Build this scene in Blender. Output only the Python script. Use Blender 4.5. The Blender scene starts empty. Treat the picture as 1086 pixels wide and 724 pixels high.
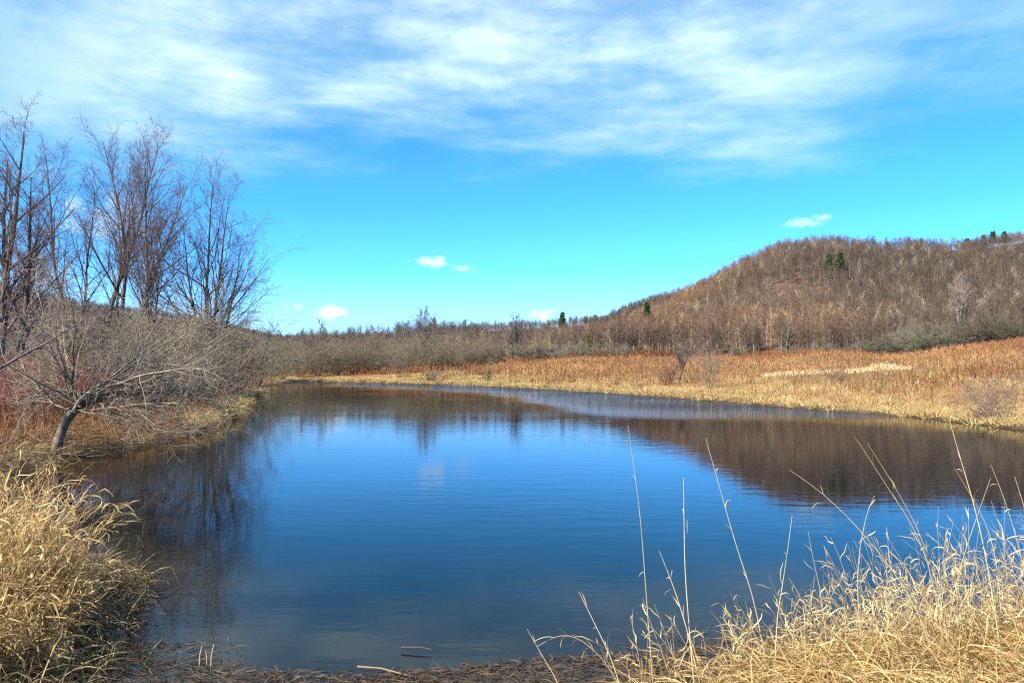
import bpy, math
import numpy as np

R = math.radians
C = bpy.context.scene.collection
scn = bpy.context.scene

# ------------------------------------------------------------------ camera
EYE = 2.5
cam_d = bpy.data.cameras.new('camera')
cam_d.sensor_width = 36.0
cam_d.lens = 28.0
cam_d.clip_start = 0.05
cam_d.clip_end = 6000
cam = bpy.data.objects.new('camera', cam_d)
C.objects.link(cam)
cam.location = (0, 0, EYE)
cam.rotation_euler = (R(91.83), 0, 0)
scn.camera = cam

# ------------------------------------------------------------------ sky, sun, exposure
SUN_EL, SUN_AZ = 42.0, 230.0          # azimuth clockwise from +Y (the view direction)
world = bpy.data.worlds.new('World')
scn.world = world
world.use_nodes = True


def nodes(nt):
    nt.nodes.clear()

    def N(t, **kw):
        n = nt.nodes.new(t)
        ins = kw.pop('ins', {})
        for k, v in kw.items():
            setattr(n, k, v)
        for k, v in ins.items():
            if isinstance(v, bpy.types.NodeSocket):
                nt.links.new(v, n.inputs[k])
            else:
                n.inputs[k].default_value = v
        return n

    def M(op, a, b=None, c=None, clamp=False):
        n = nt.nodes.new('ShaderNodeMath')
        n.operation = op
        n.use_clamp = clamp
        for i, v in enumerate((a, b, c)):
            if v is None:
                continue
            if isinstance(v, bpy.types.NodeSocket):
                nt.links.new(v, n.inputs[i])
            else:
                n.inputs[i].default_value = v
        return n.outputs[0]

    def ramp(fac, stops, interp='LINEAR'):
        n = nt.nodes.new('ShaderNodeValToRGB')
        n.color_ramp.interpolation = interp
        e = n.color_ramp.elements
        while len(e) > 1:
            e.remove(e[-1])
        e[0].position = stops[0][0]
        e[0].color = (*stops[0][1], 1)
        for p, c in stops[1:]:
            q = e.new(p)
            q.color = (*c, 1)
        nt.links.new(fac, n.inputs[0])
        return n.outputs[0]

    def mix(fac, a, b, blend='MIX'):
        n = nt.nodes.new('ShaderNodeMix')
        n.data_type = 'RGBA'
        n.blend_type = blend
        for k, v in ((0, fac), (6, a), (7, b)):
            if isinstance(v, bpy.types.NodeSocket):
                nt.links.new(v, n.inputs[k])
            elif isinstance(v, tuple) and len(v) == 3:
                n.inputs[k].default_value = (*v, 1)
            else:
                n.inputs[k].default_value = v
        return n.outputs[2]
    return N, M, ramp, mix


def build_world():
    nt = world.node_tree
    N, M, ramp, mix = nodes(nt)
    sky = N('ShaderNodeTexSky', sky_type='NISHITA', sun_disc=False)
    sky.sun_elevation = R(SUN_EL)
    sky.sun_rotation = R(SUN_AZ)
    tc = N('ShaderNodeTexCoord')
    d = tc.outputs['Generated']
    sep = N('ShaderNodeSeparateXYZ', ins={0: d})
    x, y, z = sep.outputs
    tint = ramp(z, [(0.0, (.62, .98, 1.5)), (0.06, (.52, .98, 1.75)), (0.12, (.28, .90, 1.75)), (0.19, (.21, .78, 1.32)),
                    (0.27, (.20, .72, 1.02)), (0.36, (.17, .74, .98)), (0.5, (.15, .60, .95)), (0.8, (.22, .42, .85))])
    base = mix(1.0, sky.outputs[0], tint, 'MULTIPLY')
    # high cirrus sheet
    az = M('ARCTAN2', x, y)
    def layer(rotv, scl, loc, **kw):
        mpp = N('ShaderNodeMapping', ins={0: d})
        mpp.inputs['Rotation'].default_value = rotv
        mpp.inputs['Scale'].default_value = scl
        mpp.inputs['Location'].default_value = loc
        return N('ShaderNodeTexNoise', ins=dict(Vector=mpp.outputs[0], **kw)).outputs[0]
    n1 = layer((0, R(-10), 0), (1.0, 1.0, 2.0), (1.31, .7, .45), **{'Scale': 2.1, 'Detail': 7.0, 'Roughness': .50, 'Distortion': .12})
    n2 = layer((0, R(24), 0), (.85, 1.0, 4.2), (.2, .1, .7), **{'Scale': 5.5, 'Detail': 9.0, 'Roughness': .60, 'Distortion': .1})
    n4 = layer((0, R(-16), 0), (1.2, 1.2, 2.2), (.9, .5, .1), **{'Scale': 13.0, 'Detail': 9.0, 'Roughness': .64, 'Distortion': .15})
    zz = M('ADD', z, M('MULTIPLY', M('SUBTRACT', n1, .5), .26))
    zz = M('ADD', zz, M('MULTIPLY', M('SUBTRACT', n2, .5), .16))
    zz = M('SUBTRACT', zz, M('MULTIPLY', M('MAXIMUM', az, 0.0), .07))
    band = N('ShaderNodeMapRange', interpolation_type='SMOOTHSTEP', ins={0: zz, 1: 0.215, 2: 0.36, 3: 0.0, 4: 1.0}).outputs[0]
    top = N('ShaderNodeMapRange', interpolation_type='SMOOTHSTEP', ins={0: z, 1: 0.42, 2: 0.62, 3: 1.0, 4: 0.2}).outputs[0]
    side = N('ShaderNodeMapRange', interpolation_type='SMOOTHSTEP', ins={0: M('ABSOLUTE', M('ADD', az, .06)), 1: 0.22, 2: 0.62, 3: 1.0, 4: 0.32}).outputs[0]
    tex = M('ADD', M('ADD', M('MULTIPLY', n1, .50), M('MULTIPLY', n2, .34)), M('MULTIPLY', n4, .20))
    dens = N('ShaderNodeMapRange', interpolation_type='SMOOTHSTEP', ins={0: tex, 1: 0.40, 2: 0.66, 3: 0.22, 4: 1.0}).outputs[0]
    cir = M('MULTIPLY', M('MULTIPLY', M('MULTIPLY', band, top), side), dens)
    c1 = mix(cir, base, (4.6, 5.7, 6.1))
    # small fair-weather clouds low over the hills
    n3 = N('ShaderNodeTexNoise', ins={'Vector': d, 'Scale': 38.0, 'Detail': 6.0, 'Roughness': .62})
    tot = None
    for (pa, pe, wa, we, s) in ((-6.1, 7.45, 1.5, .55, 1.0), (-3.45, 7.0, 1.25, .6, 1.0), (-13.0, 3.75, 2.3, .65, 1.0),
                                (-15.0, 4.2, 1.3, .5, .9), (2.2, 3.85, 1.8, .65, 1.0), (20.2, 9.6, 1.7, .45, .6),
                                (21.4, 9.95, .9, .4, .6), (-27.2, 9.5, 3.2, 2.0, .6), (4.4, 3.1, 1.3, .45, .8)):
        da = M('DIVIDE', M('SUBTRACT', az, R(pa)), R(wa * .85))
        de = M('DIVIDE', M('SUBTRACT', z, math.sin(R(pe))), R(we * .85))
        r = M('SQRT', M('ADD', M('MULTIPLY', da, da), M('MULTIPLY', de, de)))
        r = M('ADD', r, M('MULTIPLY', M('SUBTRACT', n3.outputs[0], .5), 3.4))
        k = N('ShaderNodeMapRange', interpolation_type='SMOOTHSTEP', ins={0: r, 1: 1.0, 2: .1, 3: 0.0, 4: s}).outputs[0]
        tot = k if tot is None else M('MAXIMUM', tot, k)
    c2 = mix(M('MULTIPLY', tot, .72), c1, (5.4, 5.75, 6.0))
    bg = N('ShaderNodeBackground', ins={0: c2, 1: 0.10})
    out = N('ShaderNodeOutputWorld', ins={0: bg.outputs[0]})


build_world()

sun_d = bpy.data.lights.new('sun', 'SUN')
sun_d.energy = 5.0
sun_d.angle = R(0.53)
sun_d.color = (1.0, 0.92, 0.79)
sun = bpy.data.objects.new('sun', sun_d)
C.objects.link(sun)
sun.location = (-40, -40, 60)
sun.rotation_euler = (R(90 - SUN_EL), 0, R(180 - SUN_AZ))

vs = scn.view_settings
vs.view_transform = 'Standard'
vs.look = 'None'
vs.gamma = 1.0
vs.exposure = 1.22
scn.cycles.use_denoising = False
scn.cycles.filter_width = 1.25
scn.cycles.max_bounces = 6
scn.cycles.transparent_max_bounces = 12
scn.cycles.caustics_reflective = False
scn.cycles.caustics_refractive = False

# ------------------------------------------------------------------ helpers
rng = np.random.default_rng(11)


def nrm(a):
    return a / np.maximum(np.linalg.norm(a, axis=-1, keepdims=True), 1e-9)


class Noise2:
    def __init__(s, seed, octaves=4, base=1.0):
        g = np.random.default_rng(seed)
        s.k = []
        for o in range(octaves):
            for _ in range(5):
                a = g.uniform(0, 2 * math.pi)
                f = base * 2 ** o * g.uniform(.7, 1.3)
                s.k.append((math.cos(a) * f, math.sin(a) * f, g.uniform(0, 6.28), .5 ** o / 3.2))

    def __call__(s, x, y):
        r = 0
        for a, b, p, w in s.k:
            r = r + w * np.sin(a * x + b * y + p)
        return r


def smooth(a, b, x):
    t = np.clip((x - a) / (b - a), 0, 1)
    return t * t * (3 - 2 * t)


def build(name, parts, mat, parent=None, smooth_shade=True):
    """parts: list of (verts Nx3, faces MxK, colour Nx3 or None) -> ONE mesh object"""
    vs_, cs, loops, starts, totals = [], [], [], [], []
    off = 0
    ls = 0
    has = any(p[2] is not None for p in parts)
    for v, f, c in parts:
        if len(v) == 0:
            continue
        vs_.append(v)
        if has:
            cs.append(np.ones((len(v), 3)) * .5 if c is None else c)
        k = f.shape[1]
        loops.append((f + off).ravel())
        starts.append(ls + np.arange(len(f)) * k)
        totals.append(np.full(len(f), k))
        ls += f.size
        off += len(v)
    V = np.concatenate(vs_).astype(np.float32)
    L = np.concatenate(loops).astype(np.int32)
    S = np.concatenate(starts).astype(np.int32)
    T = np.concatenate(totals).astype(np.int32)
    me = bpy.data.meshes.new(name)
    me.vertices.add(len(V))
    me.vertices.foreach_set('co', V.ravel())
    me.loops.add(len(L))
    me.loops.foreach_set('vertex_index', L)
    me.polygons.add(len(S))
    me.polygons.foreach_set('loop_start', S)
    me.polygons.foreach_set('loop_total', T)
    me.polygons.foreach_set('use_smooth', np.full(len(S), smooth_shade))
    me.update(calc_edges=True)
    if has:
        cc = np.ones((len(V), 4), np.float32)
        cc[:, :3] = np.concatenate(cs)
        a = me.attributes.new('Col', 'FLOAT_COLOR', 'POINT')
        a.data.foreach_set('color', cc.ravel())
    me.materials.append(mat)
    o = bpy.data.objects.new(name, me)
    C.objects.link(o)
    if parent is not None:
        o.parent = parent
    return o


def tag(o, label=None, cat=None, group=None, kind=None):
    if label:
        o['label'] = label
    if cat:
        o['category'] = cat
    if group:
        o['group'] = group
    if kind:
        o['kind'] = kind
    return o


def empty(name, loc, label, cat, group=None):
    o = bpy.data.objects.new(name, None)
    o.empty_display_size = .3
    C.objects.link(o)
    o.location = loc
    return tag(o, label, cat, group)


def copy_tree(o, loc, rz, sc, label=None, group=None):
    c = o.copy()
    C.objects.link(c)
    c.location = loc
    c.rotation_euler = (0, 0, rz)
    c.scale = (sc[0], sc[0], sc[1]) if isinstance(sc, tuple) else (sc, sc, sc)
    if label:
        c['label'] = label
    if group:
        c['group'] = group
    for ch in list(o.children):
        d = ch.copy()
        C.objects.link(d)
        d.parent = c
    return c


def tubes(P, Rr, k):
    """P (N,S,3), Rr (N,S): N tapered tubes"""
    N, S, _ = P.shape
    T = np.gradient(P, axis=1) if S > 2 else np.repeat(P[:, 1:] - P[:, :1], 2, axis=1)
    T = nrm(T)
    m = nrm(P[:, -1] - P[:, 0])
    ref = np.where(np.abs(m[:, 2:3]) > .8, np.array([[1., 0, 0]]), np.array([[0, 0, 1.]]))
    A = nrm(np.cross(T, ref[:, None, :]))
    B = np.cross(T, A)
    ang = np.arange(k) * 2 * math.pi / k
    V = P[:, :, None, :] + Rr[:, :, None, None] * (A[:, :, None, :] * np.cos(ang)[:, None] + B[:, :, None, :] * np.sin(ang)[:, None])
    idx = np.arange(N * S * k).reshape(N, S, k)
    a = idx[:, :-1, :]
    b = np.roll(a, -1, axis=2)
    c = idx[:, 1:, :]
    d = np.roll(c, -1, axis=2)
    F = np.stack([a, b, d, c], -1).reshape(-1, 4)
    return V.reshape(-1, 3), F


def ribbons(P, W, side, col=None):
    """P (N,S,3), W (N,S) half widths, side (N,3) or (N,S,3); col (N,3)"""
    N, S, _ = P.shape
    if side.ndim == 2:
        side = side[:, None, :]
    V = np.stack([P - side * W[..., None], P + side * W[..., None]], 2)
    idx = np.arange(N * S * 2).reshape(N, S, 2)
    F = np.stack([idx[:, :-1, 0], idx[:, :-1, 1], idx[:, 1:, 1], idx[:, 1:, 0]], -1).reshape(-1, 4)
    cc = None if col is None else np.repeat(col, S * 2, axis=0)
    return V.reshape(-1, 3), F, cc


def tris(P, D, L, W, g, col=None, side=None):
    """thin upright slivers: base P, direction D, length L, half width W"""
    N = len(P)
    if side is None:
        side = nrm(np.cross(D, g.normal(size=(N, 3))))
    V = np.stack([P - side * W[:, None], P + side * W[:, None], P + D * L[:, None]], 1)
    F = np.arange(N * 3).reshape(N, 3)
    return V.reshape(-1, 3), F, None if col is None else np.repeat(col, 3, axis=0)


def grow(g, P0, D0, L, R0, S, wander, trop, taper, pull=None):
    N = len(L)
    P = np.zeros((N, S, 3))
    P[:, 0] = P0
    D = D0.copy()
    st = L / (S - 1)
    for i in range(1, S):
        D = D + wander * g.normal(size=(N, 3))
        D[:, 2] += trop
        if pull is not None:
            D = D + pull
        D = nrm(D)
        P[:, i] = P[:, i - 1] + D * st[:, None]
    t = np.linspace(0, 1, S)[None, :]
    return P, np.asarray(R0)[:, None] * (1 - t * (1 - taper))


def sprout(g, P, Rr, L, n, tmin, tmax, a0, a1, lr, rr, lsh=.4, rmin=.004):
    """n children on each parent -> P0, D0, L, R0"""
    N, S, _ = P.shape
    t = tmin + (tmax - tmin) * (np.arange(n)[None, :] + g.uniform(.0, 1, (N, n))) / n
    f = t * (S - 1)
    i = np.clip(f.astype(int), 0, S - 2)
    w = (f - i)[..., None]
    ar = np.arange(N)[:, None]
    p = P[ar, i] * (1 - w) + P[ar, i + 1] * w
    T = nrm(P[ar, i + 1] - P[ar, i])
    r = Rr[ar, i] * (1 - w[..., 0]) + Rr[ar, i + 1] * w[..., 0]
    ref = np.where(np.abs(T[..., 2:3]) > .9, np.array([1., 0, 0]), np.array([0, 0, 1.]))
    A = nrm(np.cross(T, ref))
    B = np.cross(T, A)
    ph = np.arange(n)[None, :] * 2.399 + g.uniform(0, 6.28, (N, 1)) + g.normal(0, .5, (N, n))
    an = g.uniform(a0, a1, (N, n))
    D = T * np.cos(an)[..., None] + np.sin(an)[..., None] * (A * np.cos(ph)[..., None] + B * np.sin(ph)[..., None])
    Ln = L[:, None] * lr * g.uniform(.65, 1.25, (N, n)) * (1 - lsh * t)
    Rn = np.maximum(r * rr * g.uniform(.75, 1.05, (N, n)), rmin)
    return p.reshape(-1, 3), nrm(D).reshape(-1, 3), Ln.ravel(), Rn.ravel()


# ------------------------------------------------------------------ materials
def attr_mat(name, rough=.75, transl=0.0, vary=.35, scale=9.0, spec=.25, objvar=0.0):
    m = bpy.data.materials.new(name)
    m.use_nodes = True
    N, M, ramp, mix = nodes(m.node_tree)
    at = N('ShaderNodeAttribute', attribute_name='Col')
    geo = N('ShaderNodeNewGeometry')
    nz = N('ShaderNodeTexNoise', ins={'Vector': geo.outputs['Position'], 'Scale': scale, 'Detail': 4.0})
    f = ramp(nz.outputs[0], [(.25, (1 - vary,) * 3), (.75, (1 + vary * .5,) * 3)])
    col = mix(1.0, at.outputs['Color'], f, 'MULTIPLY')
    if objvar:
        oi = N('ShaderNodeObjectInfo')
        hs = N('ShaderNodeHueSaturation', ins={'Color': col})
        m.node_tree.links.new(M('MULTIPLY_ADD', oi.outputs['Random'], objvar, 1 - objvar / 2), hs.inputs['Value'])
        m.node_tree.links.new(M('MULTIPLY_ADD', oi.outputs['Random'], .04, .48), hs.inputs['Hue'])
        col = hs.outputs[0]
    bs = N('ShaderNodeBsdfPrincipled', ins={'Base Color': col, 'Roughness': rough, 'Specular IOR Level': spec})
    sh = bs.outputs[0]
    if transl:
        tr = N('ShaderNodeBsdfTranslucent', ins={'Color': col})
        sh = N('ShaderNodeMixShader', ins={0: transl, 1: sh, 2: tr.outputs[0]}).outputs[0]
    N('ShaderNodeOutputMaterial', ins={0: sh})
    return m


M_BARK = attr_mat('tree_bark', .85, 0, .55, 6.0, .15, .25)
M_TWIG = attr_mat('twigs', .8, 0, .25, 3.0, .15, .25)
M_WOOD = attr_mat('far_wood', .9, 0, .25, .06, .1, .45)
M_NEEDLE = attr_mat('pine_needles', .7, .15, .3, 1.5, .2, .2)
M_GRASS = attr_mat('dry_grass', .62, .28, .25, 14.0, .3)
M_WEED = attr_mat('dry_weeds', .8, .15, .25, .35, .15)


def ground_mat():
    m = bpy.data.materials.new('ground_soil')
    m.use_nodes = True
    N, M, ramp, mix = nodes(m.node_tree)
    at = N('ShaderNodeAttribute', attribute_name='Col')
    geo = N('ShaderNodeNewGeometry')
    a = N('ShaderNodeTexNoise', ins={'Vector': geo.outputs['Position'], 'Scale': 1.1, 'Detail': 8.0, 'Roughness': .7})
    b = N('ShaderNodeTexNoise', ins={'Vector': geo.outputs['Position'], 'Scale': .12, 'Detail': 6.0, 'Roughness': .65})
    f = ramp(a.outputs[0], [(.28, (.55, .52, .5)), (.72, (1.3, 1.3, 1.28))])
    g_ = ramp(b.outputs[0], [(.3, (.75, .72, .7)), (.7, (1.2, 1.2, 1.2))])
    col = mix(1.0, mix(1.0, at.outputs['Color'], f, 'MULTIPLY'), g_, 'MULTIPLY')
    bmp = N('ShaderNodeBump', ins={'Height': a.outputs[0], 'Strength': .8, 'Distance': .15})
    bs = N('ShaderNodeBsdfPrincipled', ins={'Base Color': col, 'Roughness': .95, 'Specular IOR Level': .1, 'Normal': bmp.outputs[0]})
    N('ShaderNodeOutputMaterial', ins={0: bs.outputs[0]})
    return m


M_GROUND = ground_mat()


def water_mat():
    m = bpy.data.materials.new('pond_water')
    m.use_nodes = True
    N, M, ramp, mix = nodes(m.node_tree)
    at = N('ShaderNodeAttribute', attribute_name='Col')      # R = depth of the water, G = wind ruffle
    sp = N('ShaderNodeSeparateColor', ins={0: at.outputs['Color']})
    depth, ruf = sp.outputs[0], sp.outputs[1]
    geo = N('ShaderNodeNewGeometry')
    mp = N('ShaderNodeMapping', ins={0: geo.outputs['Position']})
    mp.inputs['Scale'].default_value = (.35, 1.0, 1)
    mp.inputs['Rotation'].default_value = (0, 0, R(9))
    big = N('ShaderNodeTexNoise', ins={'Vector': mp.outputs[0], 'Scale': 2.6, 'Detail': 3.0, 'Roughness': .5})
    rip = N('ShaderNodeTexNoise', ins={'Vector': mp.outputs[0], 'Scale': 9.0, 'Detail': 3.0, 'Roughness': .55})
    pat = N('ShaderNodeTexNoise', ins={'Vector': geo.outputs['Position'], 'Scale': .11, 'Detail': 4.0})
    calm = N('ShaderNodeMapRange', ins={0: pat.outputs[0], 1: .35, 2: .7, 3: .25, 4: 1.0}).outputs[0]
    patchy = N('ShaderNodeMapRange', ins={0: pat.outputs[0], 1: .36, 2: .6, 3: .45, 4: 1.0}).outputs[0]
    h = M('ADD', M('MULTIPLY', M('MULTIPLY', big.outputs[0], .006), calm),
          M('MULTIPLY', M('MULTIPLY', rip.outputs[0], .085), M('MULTIPLY', ruf, patchy)))
    h = M('ADD', h, M('MULTIPLY', M('MULTIPLY', rip.outputs[0], .0016), calm))
    bmp = N('ShaderNodeBump', ins={'Height': h, 'Strength': 1.0, 'Distance': 1.0})
    fr = N('ShaderNodeFresnel', ins={'IOR': 1.333, 'Normal': bmp.outputs[0]})
    gl = N('ShaderNodeBsdfGlossy', ins={'Roughness': 0.02, 'Normal': bmp.outputs[0]})
    tr = N('ShaderNodeBsdfTransparent', ins={'Color': (.80, .86, .84, 1)})
    murk = N('ShaderNodeBsdfDiffuse', ins={'Color': (.0035, .006, .008, 1)})
    k = M('SUBTRACT', 1.0, M('POWER', 2.718, M('MULTIPLY', depth, -2.6)), clamp=True)
    body = N('ShaderNodeMixShader', ins={0: k, 1: tr.outputs[0], 2: murk.outputs[0]})
    sh = N('ShaderNodeMixShader', ins={0: fr.outputs[0], 1: body.outputs[0], 2: gl.outputs[0]})
    N('ShaderNodeOutputMaterial', ins={0: sh.outputs[0]})
    return m


M_WATER = water_mat()

# ------------------------------------------------------------------ terrain
POND = np.array([(-36.5, 141), (-29, 136), (-24, 131.5), (-11.5, 117), (.8, 96), (7, 81), (12.3, 66), (15.4, 56), (17.4, 48), (19.3, 40), (20.6, 32),
                 (21.6, 22), (19, 13), (12, 8.6), (7, 7.3), (4.5, 6.7), (2.2, 6.3), (.6, 5.9), (-1.2, 5.5), (-2.9, 5.6), (-3.5, 6.6),
                 (-3.85, 8.0), (-4.4, 9.4), (-7, 11.2), (-10.4, 12.8), (-12.6, 16), (-11.6, 19), (-11.3, 23), (-11.9, 28), (-13.2, 34), (-15.2, 41.5),
                 (-17.6, 50), (-20.2, 59), (-25.2, 80), (-30, 100), (-34.5, 118), (-38.2, 138)], float)
wob = Noise2(3, 4, .35)
wob_lo = Noise2(5, 3, .012)
wob_mid = Noise2(8, 4, .06)


def sdist(x, y):
    """signed distance to the pond's shore, positive on land"""
    x = np.asarray(x, float)
    y = np.asarray(y, float)
    best = np.full(x.shape, 1e18)
    inside = np.zeros(x.shape, bool)
    n = len(POND)
    for i in range(n):
        x0, y0 = POND[i]
        x1, y1 = POND[(i + 1) % n]
        dx, dy = x1 - x0, y1 - y0
        t = np.clip(((x - x0) * dx + (y - y0) * dy) / (dx * dx + dy * dy), 0, 1)
        best = np.minimum(best, (x - x0 - t * dx) ** 2 + (y - y0 - t * dy) ** 2)
        c = (y0 > y) != (y1 > y)
        with np.errstate(divide='ignore', invalid='ignore'):
            inside ^= c & (x < dx * (y - y0) / (dy if dy else 1e-12) + x0)
    d = np.sqrt(best)
    d = np.where(inside, -d, d)
    r = np.hypot(x, y)
    return d + wob(x, y) * np.clip((r - 4) / 40, .06, .55)


U_T = np.array([-1.6, -.95, -.643, -.524, -.40, -.30, -.17, -.075, .05, .115, .186, .233, .28, .34, .40, .48, .57, .643, .9, 1.4])
E_T = np.array([92, 86, 80, 58, 46, 28, 22, 21, 21, 24, 54, 75, 99, 122, 128, 127, 127, 135, 142, 154]) * 1.0    # crest height above the eye line, per 845 of distance
Y_T = np.array([560, 560, 560, 600, 650, 700, 720, 720, 700, 600, 500, 450, 430, 420, 430, 440, 450, 460, 480, 500])
MU = np.array([-1.6, -.64, -.4, -.3, -.17, -.08, .05, .115, .35, .5, .64, 1.4])
ME = np.array([1.8, 1.6, 1.6, 1.8, 4.0, 6.4, 6.6, 5.8, 4.5, 4.5, 6.7, 8.0])
FOOT = 185.0


def ground(x, y, d=None):
    x = np.asarray(x, float)
    y = np.asarray(y, float)
    if d is None:
        d = sdist(x, y)
    r = np.hypot(x, y)
    th = np.arctan2(x, y)
    tc = np.clip(th, -1.0, 1.0)
    u = np.tan(tc)
    Y = r * np.cos(tc)
    front = 1 - smooth(1.05, 1.6, np.abs(th))
    land = .26 * (1 - np.exp(-np.maximum(d, 0) / .45)) + np.minimum(np.maximum(d, 0), 8) * .055
    mead = np.interp(u, MU, ME) * smooth(-15, 125, d) * smooth(8, 60, r)
    land = land + np.where(d > 0, np.maximum(mead - np.interp(u, MU, ME) * float(smooth(-15, 125, 0.)), 0), 0) * front
    land = land + wob_mid(x, y) * .22 * smooth(2, 30, d) + wob(x, y) * .05 * smooth(0, 4, d) * smooth(3, 8, r)
    Yc = np.interp(u, U_T, Y_T)
    Hc = EYE + np.interp(u, U_T, E_T) / 845 * Yc
    s = np.clip((Y - FOOT) / (Yc - FOOT), 0, 1)
    prof = .55 * s + .45 * s * s * (3 - 2 * s)
    back = 1 - .45 * np.clip((Y - Yc) / 900, 0, 1)
    hill = (Hc - land) * prof * back * front
    bump = wob_lo(x, y) * 8.0 * smooth(FOOT, FOOT + 120, Y) * front * (1 - .85 * smooth(.75, 1.0, s))
    h = land + np.where(Y > FOOT, hill + bump, 0)
    bed = -1.9 * (1 - np.exp(np.minimum(d, 0) / 6.0)) * (.15 + .85 * smooth(0, 2.4, -d))
    return np.where(d > 0, h, bed)


def lin(c):
    c = np.array(c) / 255.
    return np.where(c < .04045, c / 12.92, ((c + .055) / 1.055) ** 2.4)


def zones(x, y, d):
    """real ground-cover colour"""
    c = np.ones(x.shape + (3,)) * np.array([.20, .14, .07])                # meadow litter
    straw = np.array([.30, .20, .09])
    w = (1 - smooth(8, 26, d + wob_mid(x, y) * 9))[..., None]
    c = c * (1 - w) + straw * w
    w = ((x < -8.5) & (y < 120)).astype(float)[..., None]
    c = c * (1 - w) + np.array([.17, .10, .05]) * w
    w = ((smooth(.1, .5, wob_mid(x * 1.7 + 40, y * 1.7)) * (1 - smooth(12, 30, d)))[..., None]) * .8
    c = c * (1 - w) + np.array([.20, .17, .06]) * w                        # mossy patches
    th = np.arctan2(x, y)
    w = smooth(FOOT - 25, FOOT + 5, np.hypot(x, y) * np.cos(np.clip(th, -1, 1)))[..., None]
    c = c * (1 - w) + np.array([.115, .073, .050]) * w                     # leaf litter under the wood
    w = (1 - smooth(.1, .8, d))[..., None]
    c = c * (1 - w) + np.array([.060, .044, .026]) * w                     # wet mud
    w = (1 - smooth(-1.6, -.3, d))[..., None]
    c = c * (1 - w) + np.array([.085, .066, .045]) * w
    return c


def make_ground():
    na = 560
    th = np.concatenate([np.linspace(-.82, .82, 440), np.linspace(.82, 2 * math.pi - .82, 122)[1:-1]])
    rr = np.concatenate([np.linspace(1.2, 12, 110), 12 * (3200 / 12) ** np.linspace(0, 1, 260)[1:]])
    T, Q = np.meshgrid(th, rr)
    x, y = Q * np.sin(T), Q * np.cos(T)
    d = sdist(x, y)
    z = ground(x, y, d)
    c = zones(x, y, d)
    nr, nt_ = x.shape
    V = np.stack([x, y, z], -1).reshape(-1, 3)
    idx = np.arange(nr * nt_).reshape(nr, nt_)
    a = idx[:-1]
    b = np.roll(a, -1, 1)
    cc = idx[1:]
    dd = np.roll(cc, -1, 1)
    F = np.stack([a, cc, dd, b], -1).reshape(-1, 4)
    ctr = np.array([[0, 0, float(z[0].mean())]])
    V = np.concatenate([V, ctr])
    Ft = np.stack([idx[0], np.roll(idx[0], -1), np.full(nt_, len(V) - 1)], -1)
    o = build('ground', [(V, F, np.concatenate([c.reshape(-1, 3), c[:1, 0]]))], M_GROUND)
    # centre fan under the camera
    return tag(o, kind='structure'), V, Ft


gnd, _V, _Ft = make_ground()


def make_water():
    s = .75
    xs = np.arange(-44, 27, s)
    ys = np.arange(3.5, 146, s)
    X, Y = np.meshgrid(xs, ys)
    d = sdist(X, Y)
    dep = -ground(X, Y, d)
    dep = np.where(d > 0, 0, dep)
    # wind-ruffled water along the far right bank
    bank = POND[1:11]
    db = np.full(X.shape, 1e9)
    for i in range(len(bank) - 1):
        x0, y0 = bank[i]
        x1, y1 = bank[i + 1]
        dx, dy = x1 - x0, y1 - y0
        t = np.clip(((X - x0) * dx + (Y - y0) * dy) / (dx * dx + dy * dy), 0, 1)
        db = np.minimum(db, np.hypot(X - x0 - t * dx, Y - y0 - t * dy))
    ruf = (1 - smooth(7, 18, db + wob_mid(X, Y) * 4)) * smooth(36, 52, Y) * (1 - .6 * smooth(112, 128, Y))
    ruf = np.clip(ruf, 0, 1)
    keep = d < 1.2
    q = keep[:-1, :-1] & keep[1:, :-1] & keep[:-1, 1:] & keep[1:, 1:]
    idx = np.arange(X.size).reshape(X.shape)
    F = np.stack([idx[:-1, :-1][q], idx[:-1, 1:][q], idx[1:, 1:][q], idx[1:, :-1][q]], -1)
    used = np.unique(F)
    remap = np.zeros(X.size, int)
    remap[used] = np.arange(len(used))
    V = np.stack([X, Y, np.zeros_like(X)], -1).reshape(-1, 3)[used]
    c = np.stack([dep, ruf, 0 * X], -1).reshape(-1, 3)[used]
    o = build('pond_water', [(V, remap[F], c)], M_WATER)
    return tag(o, kind='structure')


make_water()


def at(px, py=None, Y=10.0, z=None):
    X = (px - 543) / 845 * Y
    if z is None and py is not None:
        z = EYE + (389 - py) / 845 * Y
    if z is None:
        z = float(ground(np.array([X]), np.array([float(Y)]))[0])
    return np.array([X, Y, z])


def gz(x, y):
    return float(ground(np.array([float(x)]), np.array([float(y)]))[0])


# ------------------------------------------------------------------ trees
def colr(g, n, a, b):
    t = g.uniform(0, 1, (n, 1))
    return np.array(a) * (1 - t) + np.array(b) * t


def tube_part(lv, k, g, a, b):
    P, Rr = lv
    v, f = tubes(P, Rr, k)
    c = np.repeat(colr(g, len(P), a, b), P.shape[1] * k, axis=0)
    return v, f, c


BARK_A, BARK_B = (.10, .072, .055), (.17, .13, .105)
TWIG_A, TWIG_B = (.125, .092, .090), (.20, .152, .145)


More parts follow.
